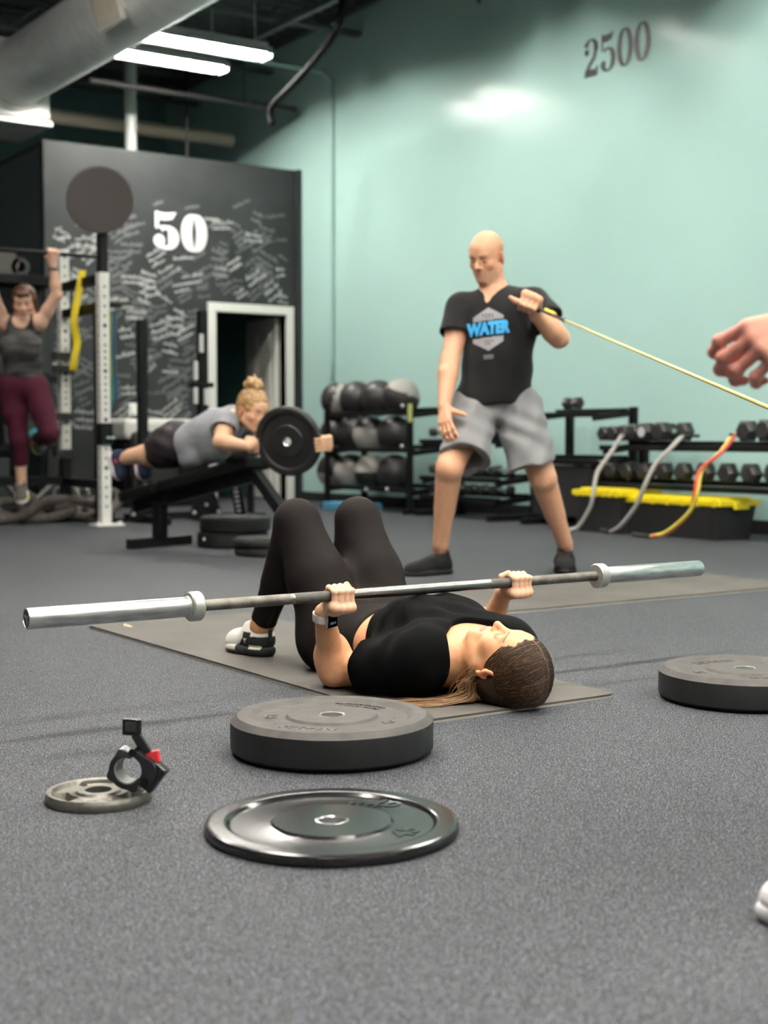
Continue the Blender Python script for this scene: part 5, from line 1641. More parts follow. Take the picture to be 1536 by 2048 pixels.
shoe(root, J['anR'] - ZV * .085 - tdir * .05, J['anR'] - ZV * .085 + tdir * .19, up=nrm(ZV + TC * .5), upper=(.07, .068, .06), sole=(.6, .58, .52), paint=neon_paint, vox=.006, lace=(.3, .35, .05), extra=False)
bdir = nrm(-ZV * .7 - TC * .6)
shoe(root, J['anL'] + nrm(J['anL'] - J['knL']) * .08 - bdir * -.02 + ZV * .05, J['anL'] + nrm(J['anL'] - J['knL']) * .08 + bdir * .21 + ZV * .05, up=nrm(J['knL'] - J['anL']), upper=(.07, .068, .06), sole=(.6, .58, .52), paint=neon_paint, vox=.007, extra=False)

# ================================================================== woman prone on the bench with a plate
def pdp(px): return 8.85 - (px - 275) / 240 * .55
def pp(px, py, o=0.0): return at(px, py, d=pdp(px) + o)
ba = nrm(RV * .82 - nrm(-TC) * .57)          # bench axis, towards the head
bs = np.cross(ZV, ba)                        # away from the viewer
J = dict(head=pp(506, 822, .10), nk=pp(470, 838, .14), che=pp(432, 862, .16), pel=pp(352, 892, .17),
         shR=pp(452, 848, -.02), shL=pp(466, 838, .34), elR=pp(441, 884, -.16), wrR=pp(497, 893, -.22), elL=pp(560, 850, .42), wrL=pp(618, 882, .38),
         hipR=pp(340, 893, .06), hipL=pp(346, 893, .26), knR=pp(296, 909, .04), anR=pp(234, 920, .02), knL=pp(318, 912, .30), anL=pp(285, 928, .34))
J['hf'] = nrm(ba * .90 + TC * .36 - ZV * .34); J['hu'] = nrm(ZV + ba * .35 - J['hf'] * np.dot(ZV + ba * .35, J['hf']))
J['backR'] = ZV; J['backL'] = ZV; J['neckr'] = 1.0
root = empty('person', (J['pel'][0], J['pel'][1], J['pel'][2] - .12), 'blonde woman in grey tee lying face down on the bench, arms out to a plate', 'person')
SK4 = (0.74, 0.44, 0.28)
g, l, f, u = figure(J, .98, dep=1.12, armr=(.056, .047, .044, .029), legr=(.098, .066, .058, .036), waist=.9)
hd = J['head']; h4 = np.cross(J['hu'], J['hf'])
head_solid(g, hd, h4, J['hf'], J['hu'], 1.0, fem=True)
plc = pp(577, 882, .02)
pax = nrm(TC * .80 - RV * .30 - ZV * .16)
pw = np.cross(ZV, pax); pw = nrm(pw); ph = np.cross(pax, pw)
if pw.dot(RV) < 0: pw = -pw
# fists on either edge of the plate
RP = 70.5 * np.linalg.norm(plc - CAMLOC) / FPX
for side, wr in ((-1, J['wrR']), (1, J['wrL'])):
    gc = plc + pw * side * (RP + (.002 if side < 0 else -.016)) - ph * .02 + pax * (.022 if side < 0 else -.02)
    hand_grip(g, gc, nrm(ph * 1.0), .026, wr if side < 0 else gc - pax * .07 + pw * .02, nrm(pax if side < 0 else pax * .9 - pw * .2), nrm(pw * side * 1.0 + pax * (-.35)), 1.05, wrap=(0, 70, 120, 160), thumb=False, fr=.0105)
V, F = multi(g, .009, [(hd - .16, hd + .16, .0048), (plc - pw * RP - .11, plc - pw * RP + .11, .0048), (plc + pw * RP - .11, plc + pw * RP + .11, .0048)])
cols = face_colors(V, hd, h4, J['hf'], J['hu'], 1.0, SK4, (0.58, 0.25, 0.22), (0.26, 0.16, 0.08), fem=True)
mesh_obj('body', V, F, M_SKIN, root, True, cols)
hg = G(); P = lambda a, b, c: hd + (a * h4 + b * J['hf'] + c * J['hu']); axh = (h4, J['hf'], J['hu'])
hg.ell(P(0, -.018, .040), (.090, .110, .098), axh, .02).ell(P(0, -.045, -.03), (.080, .07, .08), axh, .03)
hg.ell(P(0, .115, -.03), (.080, .085, .095), axh, .01, 's')
for s in (-1, 1): hg.ell(P(s * .09, .01, -.02), (.03, .035, .045), axh, .006, 's')
bun = P(0, -.055, .150)
for a_ in range(7):
    t_ = a_ * 2 * PI / 7
    hg.ell(bun + .030 * (math.cos(t_) * h4 + math.sin(t_) * J['hf']) + J['hu'] * .012 * math.sin(3 * t_), (.032, .032, .030), axh, .006)
hg.ell(bun + J['hu'] * .022, (.030, .030, .022), axh, .006)
hg.cap(bun + J['hu'] * .02, bun + J['hu'] * .06 - J['hf'] * .02, .012, .004, .01); hg.cap(bun + J['hu'] * .02 + h4 * .03, bun + J['hu'] * .05 + h4 * .05, .010, .004, .01)
hg.disp(lambda X, Y, Z: .0025 * np.sin(X * 120 + Z * 90) * np.sin(Y * 60) + .0015 * np.sin(Z * 150 - Y * 110))
V, F = hg.mesh(.0055); mesh_obj('hair', V, F, mat('blonde_hair', (0.48, 0.29, 0.11), 0.45, noise=0.55, nscale=55, noise_col=(0.20, 0.11, 0.05)), root, True)
M_GREYT = mat('heather_grey_tee', (0.26, 0.265, 0.285), 0.85, sheen=.15, noise=.2, nscale=12, stretch=(1, 1, 4), bump=.2, bscale=30)
hemq = pp(372, 880, .1)
def drp(g):
    g.cap(lerp(J['pel'], J['che'], .35) - ZV * .07 + TC * .05, J['che'] - ZV * .10 + TC * .04, .085, .10, .05)
    g.cap(lerp(J['pel'], J['che'], .28) - ZV * .12 + TC * .12, lerp(J['pel'], J['che'], .55) - ZV * .12 + TC * .10, .035, .06, .05)
ng = [(J['nk'] + u * .055 + f * .0, (.085, .10, .075), (l, f, u))]
ts = tee(J, .98, l, f, u, .014, hemq, nrm(-u + ZV * .15), .42, ng, None, dep=1.12, drape=drp, waist=.95, slv_r=(.078, .088))
V, F = ts.mesh(.0075); mesh_obj('tee_shirt', V, F, M_GREYT, root, True)
sg_ = G(); sg_.ell(J['pel'], (.19, .135, .16), (l, f, u), .05); sg_.ell(J['pel'] + ZV * .06 - u * .03, (.15, .10, .12), (l, f, u), .05)
for s in 'LR':
    q = G(); d_ = nrm(J['kn' + s] - J['hip' + s]); q.cap(J['hip' + s], J['kn' + s] - d_ * .0, .112, .092, .03)
    q.cut(lerp(J['hip' + s], J['kn' + s], .72), d_, .004); sg_.grp(q, .04)
sg_.cut(lerp(J['pel'], J['che'], .5), u, .005)
sg_.disp(lambda X, Y, Z: .003 * np.sin(X * 40 + Z * 50) + .002 * np.sin(Z * 80 - Y * 40))
V, F = sg_.mesh(.0075); mesh_obj('shorts', V, F, mat('dark_plum_shorts', (0.016, 0.012, 0.014), 0.7, spec=.2), root, True)
def pink_paint(a, b, h): return [((h < .03), (0.62, 0.53, 0.55)), ((a > .25) & (a < .42) & (h > .05) & (h < .07), (0.45, 0.08, 0.14))]
for s in 'RL':
    an, kn = J['an' + s], J['kn' + s]; sd = nrm(an - kn)
    dn_ = nrm(-ZV * .9 - ba * .55)
    shoe(root, an + sd * .075 - dn_ * .055, an + sd * .075 + dn_ * .185, up=nrm(-sd + ZV * .1), upper=(.016, .022, .045), sole=(.62, .53, .55), paint=pink_paint, vox=.006, extra=False)
PRONE = J; PL = (plc, pax, pw, ph, RP)

# ================================================================== coach just outside the right edge: hand and shoe in view
CDp = 2.06
hnd = sight(1500, 715, CDp)
cb = sight(1815, 872, CDp + .10); cb[2] = 0
J = dict(pel=cb + ZV * .92, che=cb + ZV * 1.24, nk=cb + ZV * 1.45, head=cb + ZV * 1.60)
fw = nrm(-RV * .95 + TC * .25); ll = np.cross(ZV, fw)
# forearm hangs forward so that the hand enters the picture
for s, k in (('L', 1), ('R', -1)):
    J['sh' + s] = cb + ll * k * .185 + ZV * 1.40; J['hip' + s] = cb + ll * k * .09 + ZV * .90
    J['kn' + s] = cb + ll * k * .10 + ZV * .49 + fw * .03; J['an' + s] = cb + ll * k * .11 + ZV * .095 - fw * .02
J['anR'] = J['anR'] + RV * .28; J['knR'] = J['knR'] + RV * .13
J['elR'] = cb - ll * .27 + ZV * 1.11 - fw * .06; J['wrR'] = e1_ + ZV * .095 + RV * .02
hw_ = sight(1640, 640, CDp)
toe = at(1514, 1800, z=.03); toe[2] = 0; J['anL'] = toe + RV * .215 + ZV * .095; J['knL'] = lerp(J['anL'], J['hipL'], .5) + fw * .05
J['elL'] = lerp(J['shL'], hw_, .5) - fw * .06 + ll * .03; J['wrL'] = hw_
J['hf'] = fw; J['hu'] = ZV; J['backL'] = -fw; J['backR'] = -fw
root = empty('person', (cb[0], cb[1], 0), 'person cut off by the right edge, only a lowered hand and white shoe showing', 'person')
g, l, f, u = figure(J, 1.0)
head_solid(g, J['head'], l, J['hf'], J['hu'], 1.0)
dh = nrm(-RV * .92 - ZV * .34 + TC * .1)
hand_open(g, J['wrL'], dh, nrm(-TC * .80 - ZV * .45), nrm(ZV * .9 - TC * .3), curl=(36, 48, 34), sc=1.12, spread=8, thumb=(.70, .25, .60), thumb_curl=25)
hand_open(g, J['wrR'], -ZV, fw, TC, curl=(75, 95, 60), sc=1.0)
V, F = multi(g, .011, [(J['wrR'] - A(.09, .09, .2), J['wrR'] + .06, .0045), (hnd - .15, hnd + .17, .0032), (J['head'] - .16, J['head'] + .16, .006)])
cc = np.tile(np.array((0.62, 0.33, 0.22)), (len(V), 1))
fing = np.clip(((V - J['wrL']) @ dh - .075) / .04, 0, 1) * (np.linalg.norm(V - hnd, axis=1) < .14)
cc = cc * (1 - .6 * fing[:, None]) + np.array((0.66, 0.22, 0.19)) * .6 * fing[:, None]
mesh_obj('body', V, F, M_SKIN, root, True, cc)
ng = [(J['nk'] + u * .06 + f * .02, (.09, .11, .08), (l, f, u))]
ts = tee(J, 1.0, l, f, u, .016, cb + ZV * .84, -ZV, .5, ng, None, thin=False)
V, F = ts.mesh(.012); mesh_obj('tee_shirt', V, F, mat('navy_tee', (.02, .025, .04), .85), root, True)
lg = G(); lg.ell(J['pel'], (.175, .125, .15), (l, f, u), .05)
for s in 'LR':
    b = G(); leg(b, J['hip' + s], J['kn' + s], J['an' + s], -fw, 1.0, (.10, .07, .062, .05), .03); b.cut(J['an' + s] + ZV * .0, -ZV, .004); lg.grp(b, .05)
lg.cut(J['pel'] + ZV * .10, ZV, .005)
V, F = lg.mesh(.012); mesh_obj('joggers', V, F, mat('grey_joggers', (.09, .09, .095), .85), root, True)
hg = G(); hg.ell(J['head'] + ZV * .04 - fw * .02, (.088, .108, .095), (l, fw, ZV), .02); hg.ell(J['head'] + fw * .12 - ZV * .03, (.085, .09, .10), (l, fw, ZV), .008, 's')
V, F = hg.mesh(.008); mesh_obj('hair', V, F, mat('short_dark_hair', (.03, .02, .015), .5), root, True)
shoe(root, toe + RV * .275, toe + RV * .0 , upper=(.66, .64, .64), sole=(.7, .68, .68), vox=.0045, wid=.10, lace=(.7, .7, .7))
sR_ = flat(J['anR']); shoe(root, sR_ - fw * .07, sR_ + fw * .2, upper=(.66, .64, .64), sole=(.7, .68, .68), vox=.007, extra=False)

# ------------------------------------------------------------------ equipment along the turquoise wall
RX0, RX1 = 7.16, 7.62
def rack(name, ya, yb, tiers, label, h, tilt=.0, w=.055, lip=True):
    t = empty(name, ((RX0 + RX1) / 2, (ya + yb) / 2, 0), label, 'rack')
    for y in (ya + w / 2, yb - w / 2):
        MB().bx(RX1 - w, RX1, y - w / 2, y + w / 2, 0, h, .004).build('post', M_BLACK, t)
        MB().bx(RX0 - .06, RX1 + .02, y - w / 2, y + w / 2, 0, .05, .004).build('foot', M_BLACK, t)
        for z in tiers: MB().bar((RX0 + .02, y, z - .055), (RX1 - w, y, z - .015), .03, .05).build('arm', M_BLACK, t)
    for z in tiers:
        MB().bx(RX0, RX0 + .05, ya, yb, z - .05, z - .01, .003).build('rail', M_BLACK, t)
        MB().bx(RX1 - .16, RX1 - .11, ya, yb, z - .02, z + .02, .003).build('rail', M_BLACK, t)
    return t

# medicine-ball rack
b0 = at(651, 1003, x=RX0)[1]; b1 = at(822, 1012, x=RX0)[1]
YA, YB = min(b0, b1), max(b0, b1)
tz = [at(735, py, x=RX0 + .2)[2] for py in (822, 893, 968)]
brk = rack('ball_rack', YA, YB, tz, 'black three tier rack of medicine balls against the turquoise wall', tz[0] + .16, w=.05)
for y in (YA + .025, YB - .025): MB().bx(RX0 - .02, RX0 + .03, y - .02, y + .02, 0, tz[0], .003).build('front_post', M_BLACK, brk)
for (px_, py_) in ((805, 812), (804, 893), (732, 979), (774, 979)):
    p = at(px_, py_, x=RX0 - .01); MB().sph(p, .018, 10).build('bolt_head', mat('bright_bolt', (.55, .55, .54), .35, metal=.6), brk, smooth=True)
M_BALLB = mat('black_vinyl', (0.022, 0.020, 0.020), 0.42, spec=.45)
M_BALLG = mat('grey_vinyl', (0.36, 0.345, 0.315), 0.5, spec=.4)
def med_ball(c, r, panel, label):
    t = empty('medicine_ball', c, label, 'ball', 'medicine balls on the rack')
    bm = bmesh.new(); bmesh.ops.create_uvsphere(bm, u_segments=36, v_segments=24, radius=r)
    bm.transform(Matrix.Rotation(panel[1], 4, 'X') @ Matrix.Rotation(panel[2], 4, 'Z'))
    kind = panel[0]
    ax_ = TC * .6 + np.array(panel[3]) if len(panel) > 3 else TC
    ax_ = nrm(ax_)
    def grey(f):
        n = np.array(f.calc_center_median()) / r
        if kind == 'none': return False
        if kind == 'stripe': return abs(n.dot(RV) * math.cos(panel[1]) + n[2] * math.sin(panel[1]) - panel[2]) < .27 - .12 * n[2] and n.dot(TC) > -.4
        if kind == 'top': return n[2] * math.cos(panel[1]) + n.dot(RV) * math.sin(panel[1]) > panel[2]
        if kind == 'low': return n[2] + n.dot(RV) * .15 < panel[2]
        if kind == 'all': return n[2] < .55
    fg = [f for f in bm.faces if grey(f)]
    def sub(keep):
        V = []; idx = {}; F = []
        for f in keep:
            q = []
            for v in f.verts:
                if v.index not in idx: idx[v.index] = len(V); V.append(np.array(v.co) + np.array(c))
                q.append(idx[v.index])
            F.append(tuple(q))
        return V, F
    bm.verts.index_update(); bm.faces.index_update()
    gs = set(f.index for f in fg)
    V, F = sub([f for f in bm.faces if f.index not in gs]); mesh_obj('black_panel', V, F, M_BALLB, t, True)
    if fg:
        V, F = sub(fg); mesh_obj('grey_panel', V, F, M_BALLG, t, True)
    bm.free()
    return t
balls = [(676, 786, ('stripe', -.15, .05), 'black ball with a pale stripe, first on the top tier'),
         (714, 783, ('stripe', .1, .75), 'black ball with a pale edge stripe, second on the top tier'),
         (758, 781, ('none', 0, 0), 'plain black ball, third on the top tier'),
         (803, 776, ('top', .35, .22), 'ball with a large pale grey cap, last on the top tier'),
         (673, 862, ('low', 0, -.62), 'dark ball with a grey underside, first on the middle tier'),
         (706, 862, ('stripe', .5, .45), 'black ball with a short pale stripe, second on the middle tier'),
         (741, 866, ('low', 0, .30), 'ball grey below and black above, third on the middle tier'),
         (790, 862, ('none', 0, 0), 'plain black ball, last on the middle tier'),
         (668, 944, ('low', 0, -.25), 'ball dark above and grey below, first on the bottom tier'),
         (702, 945, ('all', 0, 0), 'mostly grey ball, second on the bottom tier'),
         (745, 942, ('top', 0, -.02), 'ball pale grey above and black below, third on the bottom tier'),
         (790, 942, ('none', 0, 0), 'plain black ball, last on the bottom tier')]
for i, (px_, py_, pn, lb_) in enumerate(balls):
    c = at(px_, py_, x=RX0 + .20); r = .172
    zt = tz[i // 4]; c[2] = zt + math.sqrt(max(r * r - .13 ** 2, .003)) + .004
    med_ball(c, r, pn, lb_)
tg_ = at(820, 826, x=RX0 - .04)
setp(MB().box(tg_, (.012, .055, .16), None, .003).build('label_tag', mat('yellow_green_tag', (.50, .52, .18), .6)), 'yellow green tag hanging on the right post of the ball rack', 'tag')
bp_ = at(690, 1003, x=RX0 - .10)
setp(MB().bx(RX0 - .17, RX0 + .12, bp_[1] - .30, bp_[1] + .30, .0, .075, .012).build('foam_pad', mat('blue_foam', (.06, .27, .42), .6)), 'bright blue foam pad on the floor under the ball rack', 'pad')

# dumbbells
M_URE = mat('black_urethane', (0.020, 0.019, 0.019), 0.5, noise=.3, nscale=30)
M_CHROME = mat('chrome', (.62, .62, .61), .2, metal=1)
def make_dumbbell(r, hl_, gl_, label, group, badge=False):
    t = empty('dumbbell', (0, 0, 0), label, 'dumbbell', group)
    for s in (-1, 1):
        MB().lathe([(0, s * (gl_ / 2 + hl_)), (r * .72, s * (gl_ / 2 + hl_)), (r, s * (gl_ / 2 + hl_ * .78)), (r, s * (gl_ / 2 + hl_ * .2)), (r * .75, s * gl_ / 2), (0, s * gl_ / 2)], (0, 0, 0), 6, RX @ Matrix.Rotation(PI / 6, 3, 'Z')).build('head', M_URE, t)
    MB().lathe([(.014, -gl_ / 2), (.0175, 0), (.014, gl_ / 2)], (0, 0, 0), 14, RX).build('handle', M_CHROME, t, smooth=True)
    if badge: MB().lathe([(0, -(gl_ / 2 + hl_ + .001)), (r * .5, -(gl_ / 2 + hl_ + .001))], (0, 0, 0), 16, RX).build('end_badge', mat('pale_badge', (.55, .55, .55), .5), t)
    return t
protos = {}
def put_dumbbell(c, r, label, group, rot=0.0, badge=False):
    key = (round(r, 3), badge)
    if key not in protos:
        o = protos[key] = make_dumbbell(r, r * 1.35, .125, label, group, badge)
    else: o = copy_tree(protos[key])
    o.location = c; o.rotation_euler = (rot * 0, 0, rot)
    o['label'] = label; o['group'] = group
    return o
# low rack behind the man
r0, r1 = at(992, 1010, x=RX0)[1], at(838, 1010, x=RX0)[1]
r1 = min(r1, YA - .08)
tA = [at(850, 876, x=RX0 + .1)[2], at(850, 948, x=RX0 + .1)[2], .20]
rack('dumbbell_rack', r0, r1, tA, 'black low rack of small dumbbells behind the man, beside the ball rack', tA[0] + .06)
nm = ['first', 'second', 'third', 'fourth', 'fifth', 'sixth', 'seventh', 'eighth', 'ninth', 'tenth', 'eleventh', 'twelfth']
for ti, (z, tn) in enumerate(zip(tA, ('upper', 'middle', 'lowest'))):
    n = 6
    for i in range(n):
        y = r1 - .12 - i * (r1 - r0 - .24) / (n - 1)
        put_dumbbell((RX0 + .16, y, z + .040 + .01), .044 + .0 * i, 'small black dumbbell, %s from the ball rack on the %s tier' % (nm[i], tn), 'small dumbbells on the low rack')
# tall stand with a pair of dumbbells
s0 = at(1187, 905, x=RX0)[1]; s1 = s0 + .78
sz = at(1150, 822, x=RX0 + .1)[2]
st = rack('weight_stand', s0, s1, [sz, sz - .36], 'taller black stand between the low rack and the long dumbbell rack', sz + .03)
MB().bx(RX0 + .02, RX1 - .06, s0 + .05, s1 - .05, .08, sz - .42, .01).build('side_panel', mat('black_panel_steel', (.014, .014, .015), .45), st)
p = at(1138, 806, x=RX0 + .12)
o = make_dumbbell(.052, .055, .085, 'black hex dumbbell lying sideways alone on top of the tall stand', None)
o.location = (RX0 + .16, p[1], sz + .062); o.rotation_euler = (0, 0, PI / 2 - .15)
# long rack
c0_, c1_ = 4.6, s0 - .06
zu = at(1330, 888, x=RX0 + .05)[2]; zl = at(1330, 966, x=RX0 + .05)[2]
rack('dumbbell_rack', c0_, c1_, [zu, zl], 'long black two tier dumbbell rack running to the right edge', zu + .05, w=.06)
for i, (px_, r) in enumerate(((1202, .060), (1222, .062), (1243, .066), (1264, .070), (1287, .074), (1318, .076), (1490, .078), (1530, .082))):
    p = at(px_, 868, x=RX0 + .05)
    put_dumbbell((RX0 + .19, p[1], zu + r * .87 + .022), r, 'black hex dumbbell, %s from the tall stand on the upper tier of the long rack' % nm[i], 'dumbbells on the long rack', badge=(i == 4))
for i, px_ in enumerate((1155, 1186, 1217, 1249, 1283, 1321, 1362, 1405, 1450, 1497, 1545)):
    p = at(px_, 948, x=RX0 + .05)
    put_dumbbell((RX0 + .19, p[1], zl + .066 * .87 + .022), .074 if i > 5 else .066, 'black hex dumbbell, %s from the tall stand on the lower tier of the long rack' % nm[i], 'dumbbells on the long rack')
# storage totes
def tote(px0, px1, pyl, xf, label):
    a, b_ = at(px0, pyl, x=xf), at(px1, pyl, x=xf)
    y0_, y1_ = min(a[1], b_[1]), max(a[1], b_[1]); z = (a[2] + b_[2]) / 2
    t = empty('storage_tote', (xf + .2, (y0_ + y1_) / 2, 0), label, 'tote')
    d = MB(); pts = []
    yc = (y0_ + y1_) / 2; hx_ = .19; hy_ = (y1_ - y0_) / 2 - .03
    lo = [d.bm.verts.new((xf + .2 + sx * hx_ * .86, yc + sy * hy_ * .92, .0)) for sx, sy in ((-1, -1), (1, -1), (1, 1), (-1, 1))]
    hi = [d.bm.verts.new((xf + .2 + sx * hx_, yc + sy * hy_, z - .02)) for sx, sy in ((-1, -1), (1, -1), (1, 1), (-1, 1))]
    d.bm.faces.new(lo[::-1]); d.bm.faces.new(hi)
    for i in range(4): d.bm.faces.new((lo[i], lo[(i + 1) % 4], hi[(i + 1) % 4], hi[i]))
    d.build('tub', mat('black_tote_plastic', (.014, .014, .015), .5), t)
    MB().bx(xf, xf + .4, y0_, y1_, z - .03, z + .012, .01).bx(xf + .04, xf + .36, y0_ + .05, y1_ - .05, z + .005, z + .028, .008).build('lid', mat('yellow_lid', (.82, .66, .015), .4), t)
    for k in range(7):
        yy_ = y0_ + .06 + (y1_ - y0_ - .12) * k / 6
        MB().bx(xf - .004, xf + .012, yy_ - .012, yy_ + .012, z - .034, z + .016, .003).build('lid_rib', mat('yellow_lid', (.82, .66, .015), .4), t)
    for s in (y0_, y1_): MB().bx(xf + .13, xf + .27, s - .018 if s == y0_ else s - .004, s + .004 if s == y0_ else s + .018, z - .05, z, .005).build('latch', mat('yellow_lid', (.82, .66, .015), .4), t)
tote(1143, 1243, 984, 6.96, 'black storage tote with a yellow lid nearer the man')
tote(1236, 1440, 1000, 7.03, 'longer black storage tote with a yellow lid under the long dumbbell rack')
# tubes hanging from the rack to the floor
def hang(pts, m, name, label, rad=.012, rad2=None, handle=True, m2=None):
    P = spline(pts, 8)
    t = empty(name, pts[-1], label, 'resistance band', 'resistance tubes hanging off the long rack')
    MB().tube(P, rad, 10).build('tube', m, t, smooth=True)
    if m2 is not None:
        Q = [p + RV * (.020 * math.cos(i * .16)) + TC * (.016 * math.sin(i * .16)) for i, p in enumerate(P)]
        for q in Q: q[2] = max(q[2], .013)
        MB().tube(Q, rad, 10).build('second_tube', m2, t, smooth=True)
    if handle:
        e = A(*pts[-1]); d_ = np.array(pts[-1]) - np.array(pts[-2]); d_[2] = 0; d_ = nrm(d_)
        MB().tube([e - d_ * .01, e + d_ * .06, e + d_ * .16 + A(0, 0, .005)], [.012, .016, .017], 10).build('handle', M_FOAM, t, smooth=True)
    MB().cyl(A(*pts[0]) - A(.02, 0, 0), A(*pts[0]) + A(.16, 0, .0), .012, seg=8).build('anchor_loop', M_FOAM, t, smooth=True)
    return t
M_GTUBE = mat('grey_latex_tube', (.42, .41, .39), .4)
XT = 6.88
def trail(px):
    out = []
    for k, (a, b_) in enumerate(px):
        t_ = k / (len(px) - 1)
        out.append(at(a, b_, x=7.12 - (7.12 - XT) * min(1, t_ * 2.3)))
    e = out[-1]; e[2] = .014
    f_ = at(px[-1][0], px[-1][1], z=.014); out[-1] = f_
    if len(out) > 2: out[-2] = lerp(out[-2], f_, .25)
    return out
hang(trail([(1246, 868), (1222, 905), (1195, 945), (1187, 985), (1180, 1015), (1163, 1050), (1140, 1060)]), M_GTUBE, 'resistance_tube', 'grey resistance tube hanging from the long rack, nearest the man', .0155)
hang(trail([(1365, 872), (1345, 893), (1310, 930), (1290, 970), (1273, 1010), (1250, 1045), (1222, 1064)]), M_GTUBE, 'resistance_tube', 'grey resistance tube hanging from the long rack, the middle one', .0155)
hang(trail([(1464, 870), (1440, 905), (1405, 940), (1395, 985), (1378, 1025), (1345, 1060), (1302, 1073)]), mat('yellow_tube_latex', (.72, .60, .09), .4), 'resistance_tube', 'twin red and yellow resistance tube hanging from the long rack', .0130, m2=mat('red_tube_latex', (.62, .08, .045), .4))

# ------------------------------------------------------------------ bench, held plate, stacked plates
F1 = at(320, 1093, z=0)
bt_ = empty('incline_bench', F1 + ba * .45, 'black incline bench under the blonde woman lying face down', 'bench')
M_PAD = mat('black_vinyl_pad', (.0045, .0045, .0045), .5, spec=.14)
MB().bar(F1 - bs * .27 + ZV * .03, F1 + bs * .27 + ZV * .03, .06, .06, (0, 0, 1), .004).build('foot_bar', M_BLACK, bt_)
F2b = F1 + ba * 1.18
MB().bar(F2b - bs * .27 + ZV * .03, F2b + bs * .27 + ZV * .03, .06, .06, (0, 0, 1), .004).build('foot_bar', M_BLACK, bt_)
pa = at(262, 985, d=8.85 + .12); pb_ = at(520, 914, d=8.30 + .06)
pdv = nrm(pb_ - pa); pup = nrm(np.cross(bs, pdv)); 
if pup[2] < 0: pup = -pup
Rp = Matrix((tuple(pdv), tuple(bs), tuple(np.cross(pdv, bs)))).transposed()
L_ = np.linalg.norm(pb_ - pa)
MB().box(lerp(pa, pb_, .66) - pup * .03, (L_ * .66, .28, .07), Rp, .02).build('back_pad', M_PAD, bt_)
MB().box(lerp(pa, pb_, .15) - pup * .03, (L_ * .28, .28, .07), Rp, .02).build('seat_pad', M_PAD, bt_)
MB().bar(lerp(pa, pb_, .03) - pup * .10, lerp(pa, pb_, .95) - pup * .10, .06, .07, tuple(pup)).build('spine_beam', M_BLACK, bt_)
MB().bar(F1 + ZV * .05, lerp(pa, pb_, .22) - pup * .09, .07, .07, tuple(bs), .003).build('front_leg', M_BLACK, bt_)
MB().bar(F2b + ZV * .05, lerp(pa, pb_, .95) - pup * .09, .06, .07, tuple(bs), .003).build('rear_leg', M_BLACK, bt_)
# second bench behind: post with a strip of pale lettering
G1 = at(482, 1040, z=0)
b2 = empty('utility_bench', G1, 'black bench foot with pale upright lettering behind the blonde woman', 'bench')
MB().bar(G1 - RV * .15 + ZV * .03, G1 + RV * .21 + ZV * .03, .06, .06, (0, 0, 1), .003).build('foot_bar', M_BLACK, b2)
tp_ = at(462, 915, d=11.3)
MB().bar(G1 + ZV * .05, tp_, .085, .07, tuple(TC), .003).build('upright', M_BLACK, b2)
MB().box(tp_ - TC * .45 + ZV * .03, (.28, 1.0, .07), Matrix((tuple(RV), tuple(-TC), (0, 0, 1))).transposed(), .02).build('pad', M_PAD, b2)
G2 = G1 - TC * .85; MB().bar(G2 + ZV * .0, G2 + ZV * .6, .06, .06, tuple(TC)).build('rear_leg', M_BLACK, b2)
dd_ = nrm(tp_ - G1); nface = TC
for k in range(7):
    p = lerp(G1, tp_, .16 + .075 * k) + TC * .037
    MB().box(p, (.035, .004, .022), Matrix((tuple(nrm(np.cross(dd_, TC))), tuple(-TC), tuple(dd_))).transposed()).build('pale_mark', mat('pale_sticker', (.6, .6, .58), .6), b2)

plc, pax, pw, ph, RP = PL
t = empty('bumper_plate', plc, 'black rubber plate held out on edge by the blonde woman', 'weight plate')
RPl = Matrix((tuple(pw), tuple(ph), tuple(np.cross(pw, ph)))).transposed()
sgp = 1 if np.cross(pw, ph).dot(pax) > 0 else -1
k_ = RP / .225
prof = [(.028, -.020), (.10, -.020), (.108, -.012), (.175, -.010), (.183, -.022), (.212, -.024), (.225, -.014), (.225, .014), (.212, .024), (.183, .022), (.175, .010), (.108, .012), (.10, .020), (.028, .020)]
MB().lathe([(r_ * k_, z_ * k_) for r_, z_ in prof], plc, 72, RPl).build('plate_face', mat('black_plate_rubber', (.010, .010, .010), .5, spec=.35), t, smooth=True, angle=.4)
MB().lathe([(.029 * k_, -.021 * k_), (.0255 * k_, -.018 * k_), (.0255 * k_, .018 * k_), (.029 * k_, .021 * k_)], plc, 36, RPl).build('steel_hub', M_STEEL, t, smooth=True, angle=.6)
m_st = mat('dusty_black_rubber', (.016, .0155, .015), .65, spec=.2, noise=.3, nscale=20)
q1 = at(464, 1093, z=.0); 
q1 = q1 + TC * -.05
s1_ = thick_plate(A(q1[0], q1[1], 0), 'black bumper plate at the bottom of the stack behind the lying woman', .095, words=False, m_top=m_st)
s2_ = thick_plate(A(q1[0], q1[1], .0955) + RV * .015, 'black bumper plate on top of the stack behind the lying woman', .095, words=False, m_top=m_st)
q2 = at(545, 1109, z=0)
thick_plate(A(q2[0], q2[1], 0), 'thinner black bumper plate on the floor in front of the stacked pair', .05, words=False, m_top=m_st)
thick_plate(A(q2[0], q2[1], .0505) - RV * .01, 'thinner black bumper plate lying on another beside the stacked pair', .05, words=False, m_top=m_st)
wm = at(413, 1095, z=.06)
MB().sph(A(q1[0], q1[1], .055) + nrm(at(413, 1095, d=8.0) - A(q1[0], q1[1], .055)) * 0 + RV * -.155 + TC * .158, .012, 10, (1.6, .5, 1)).build('white_mark', M_CHALKW, s1_, smooth=True)

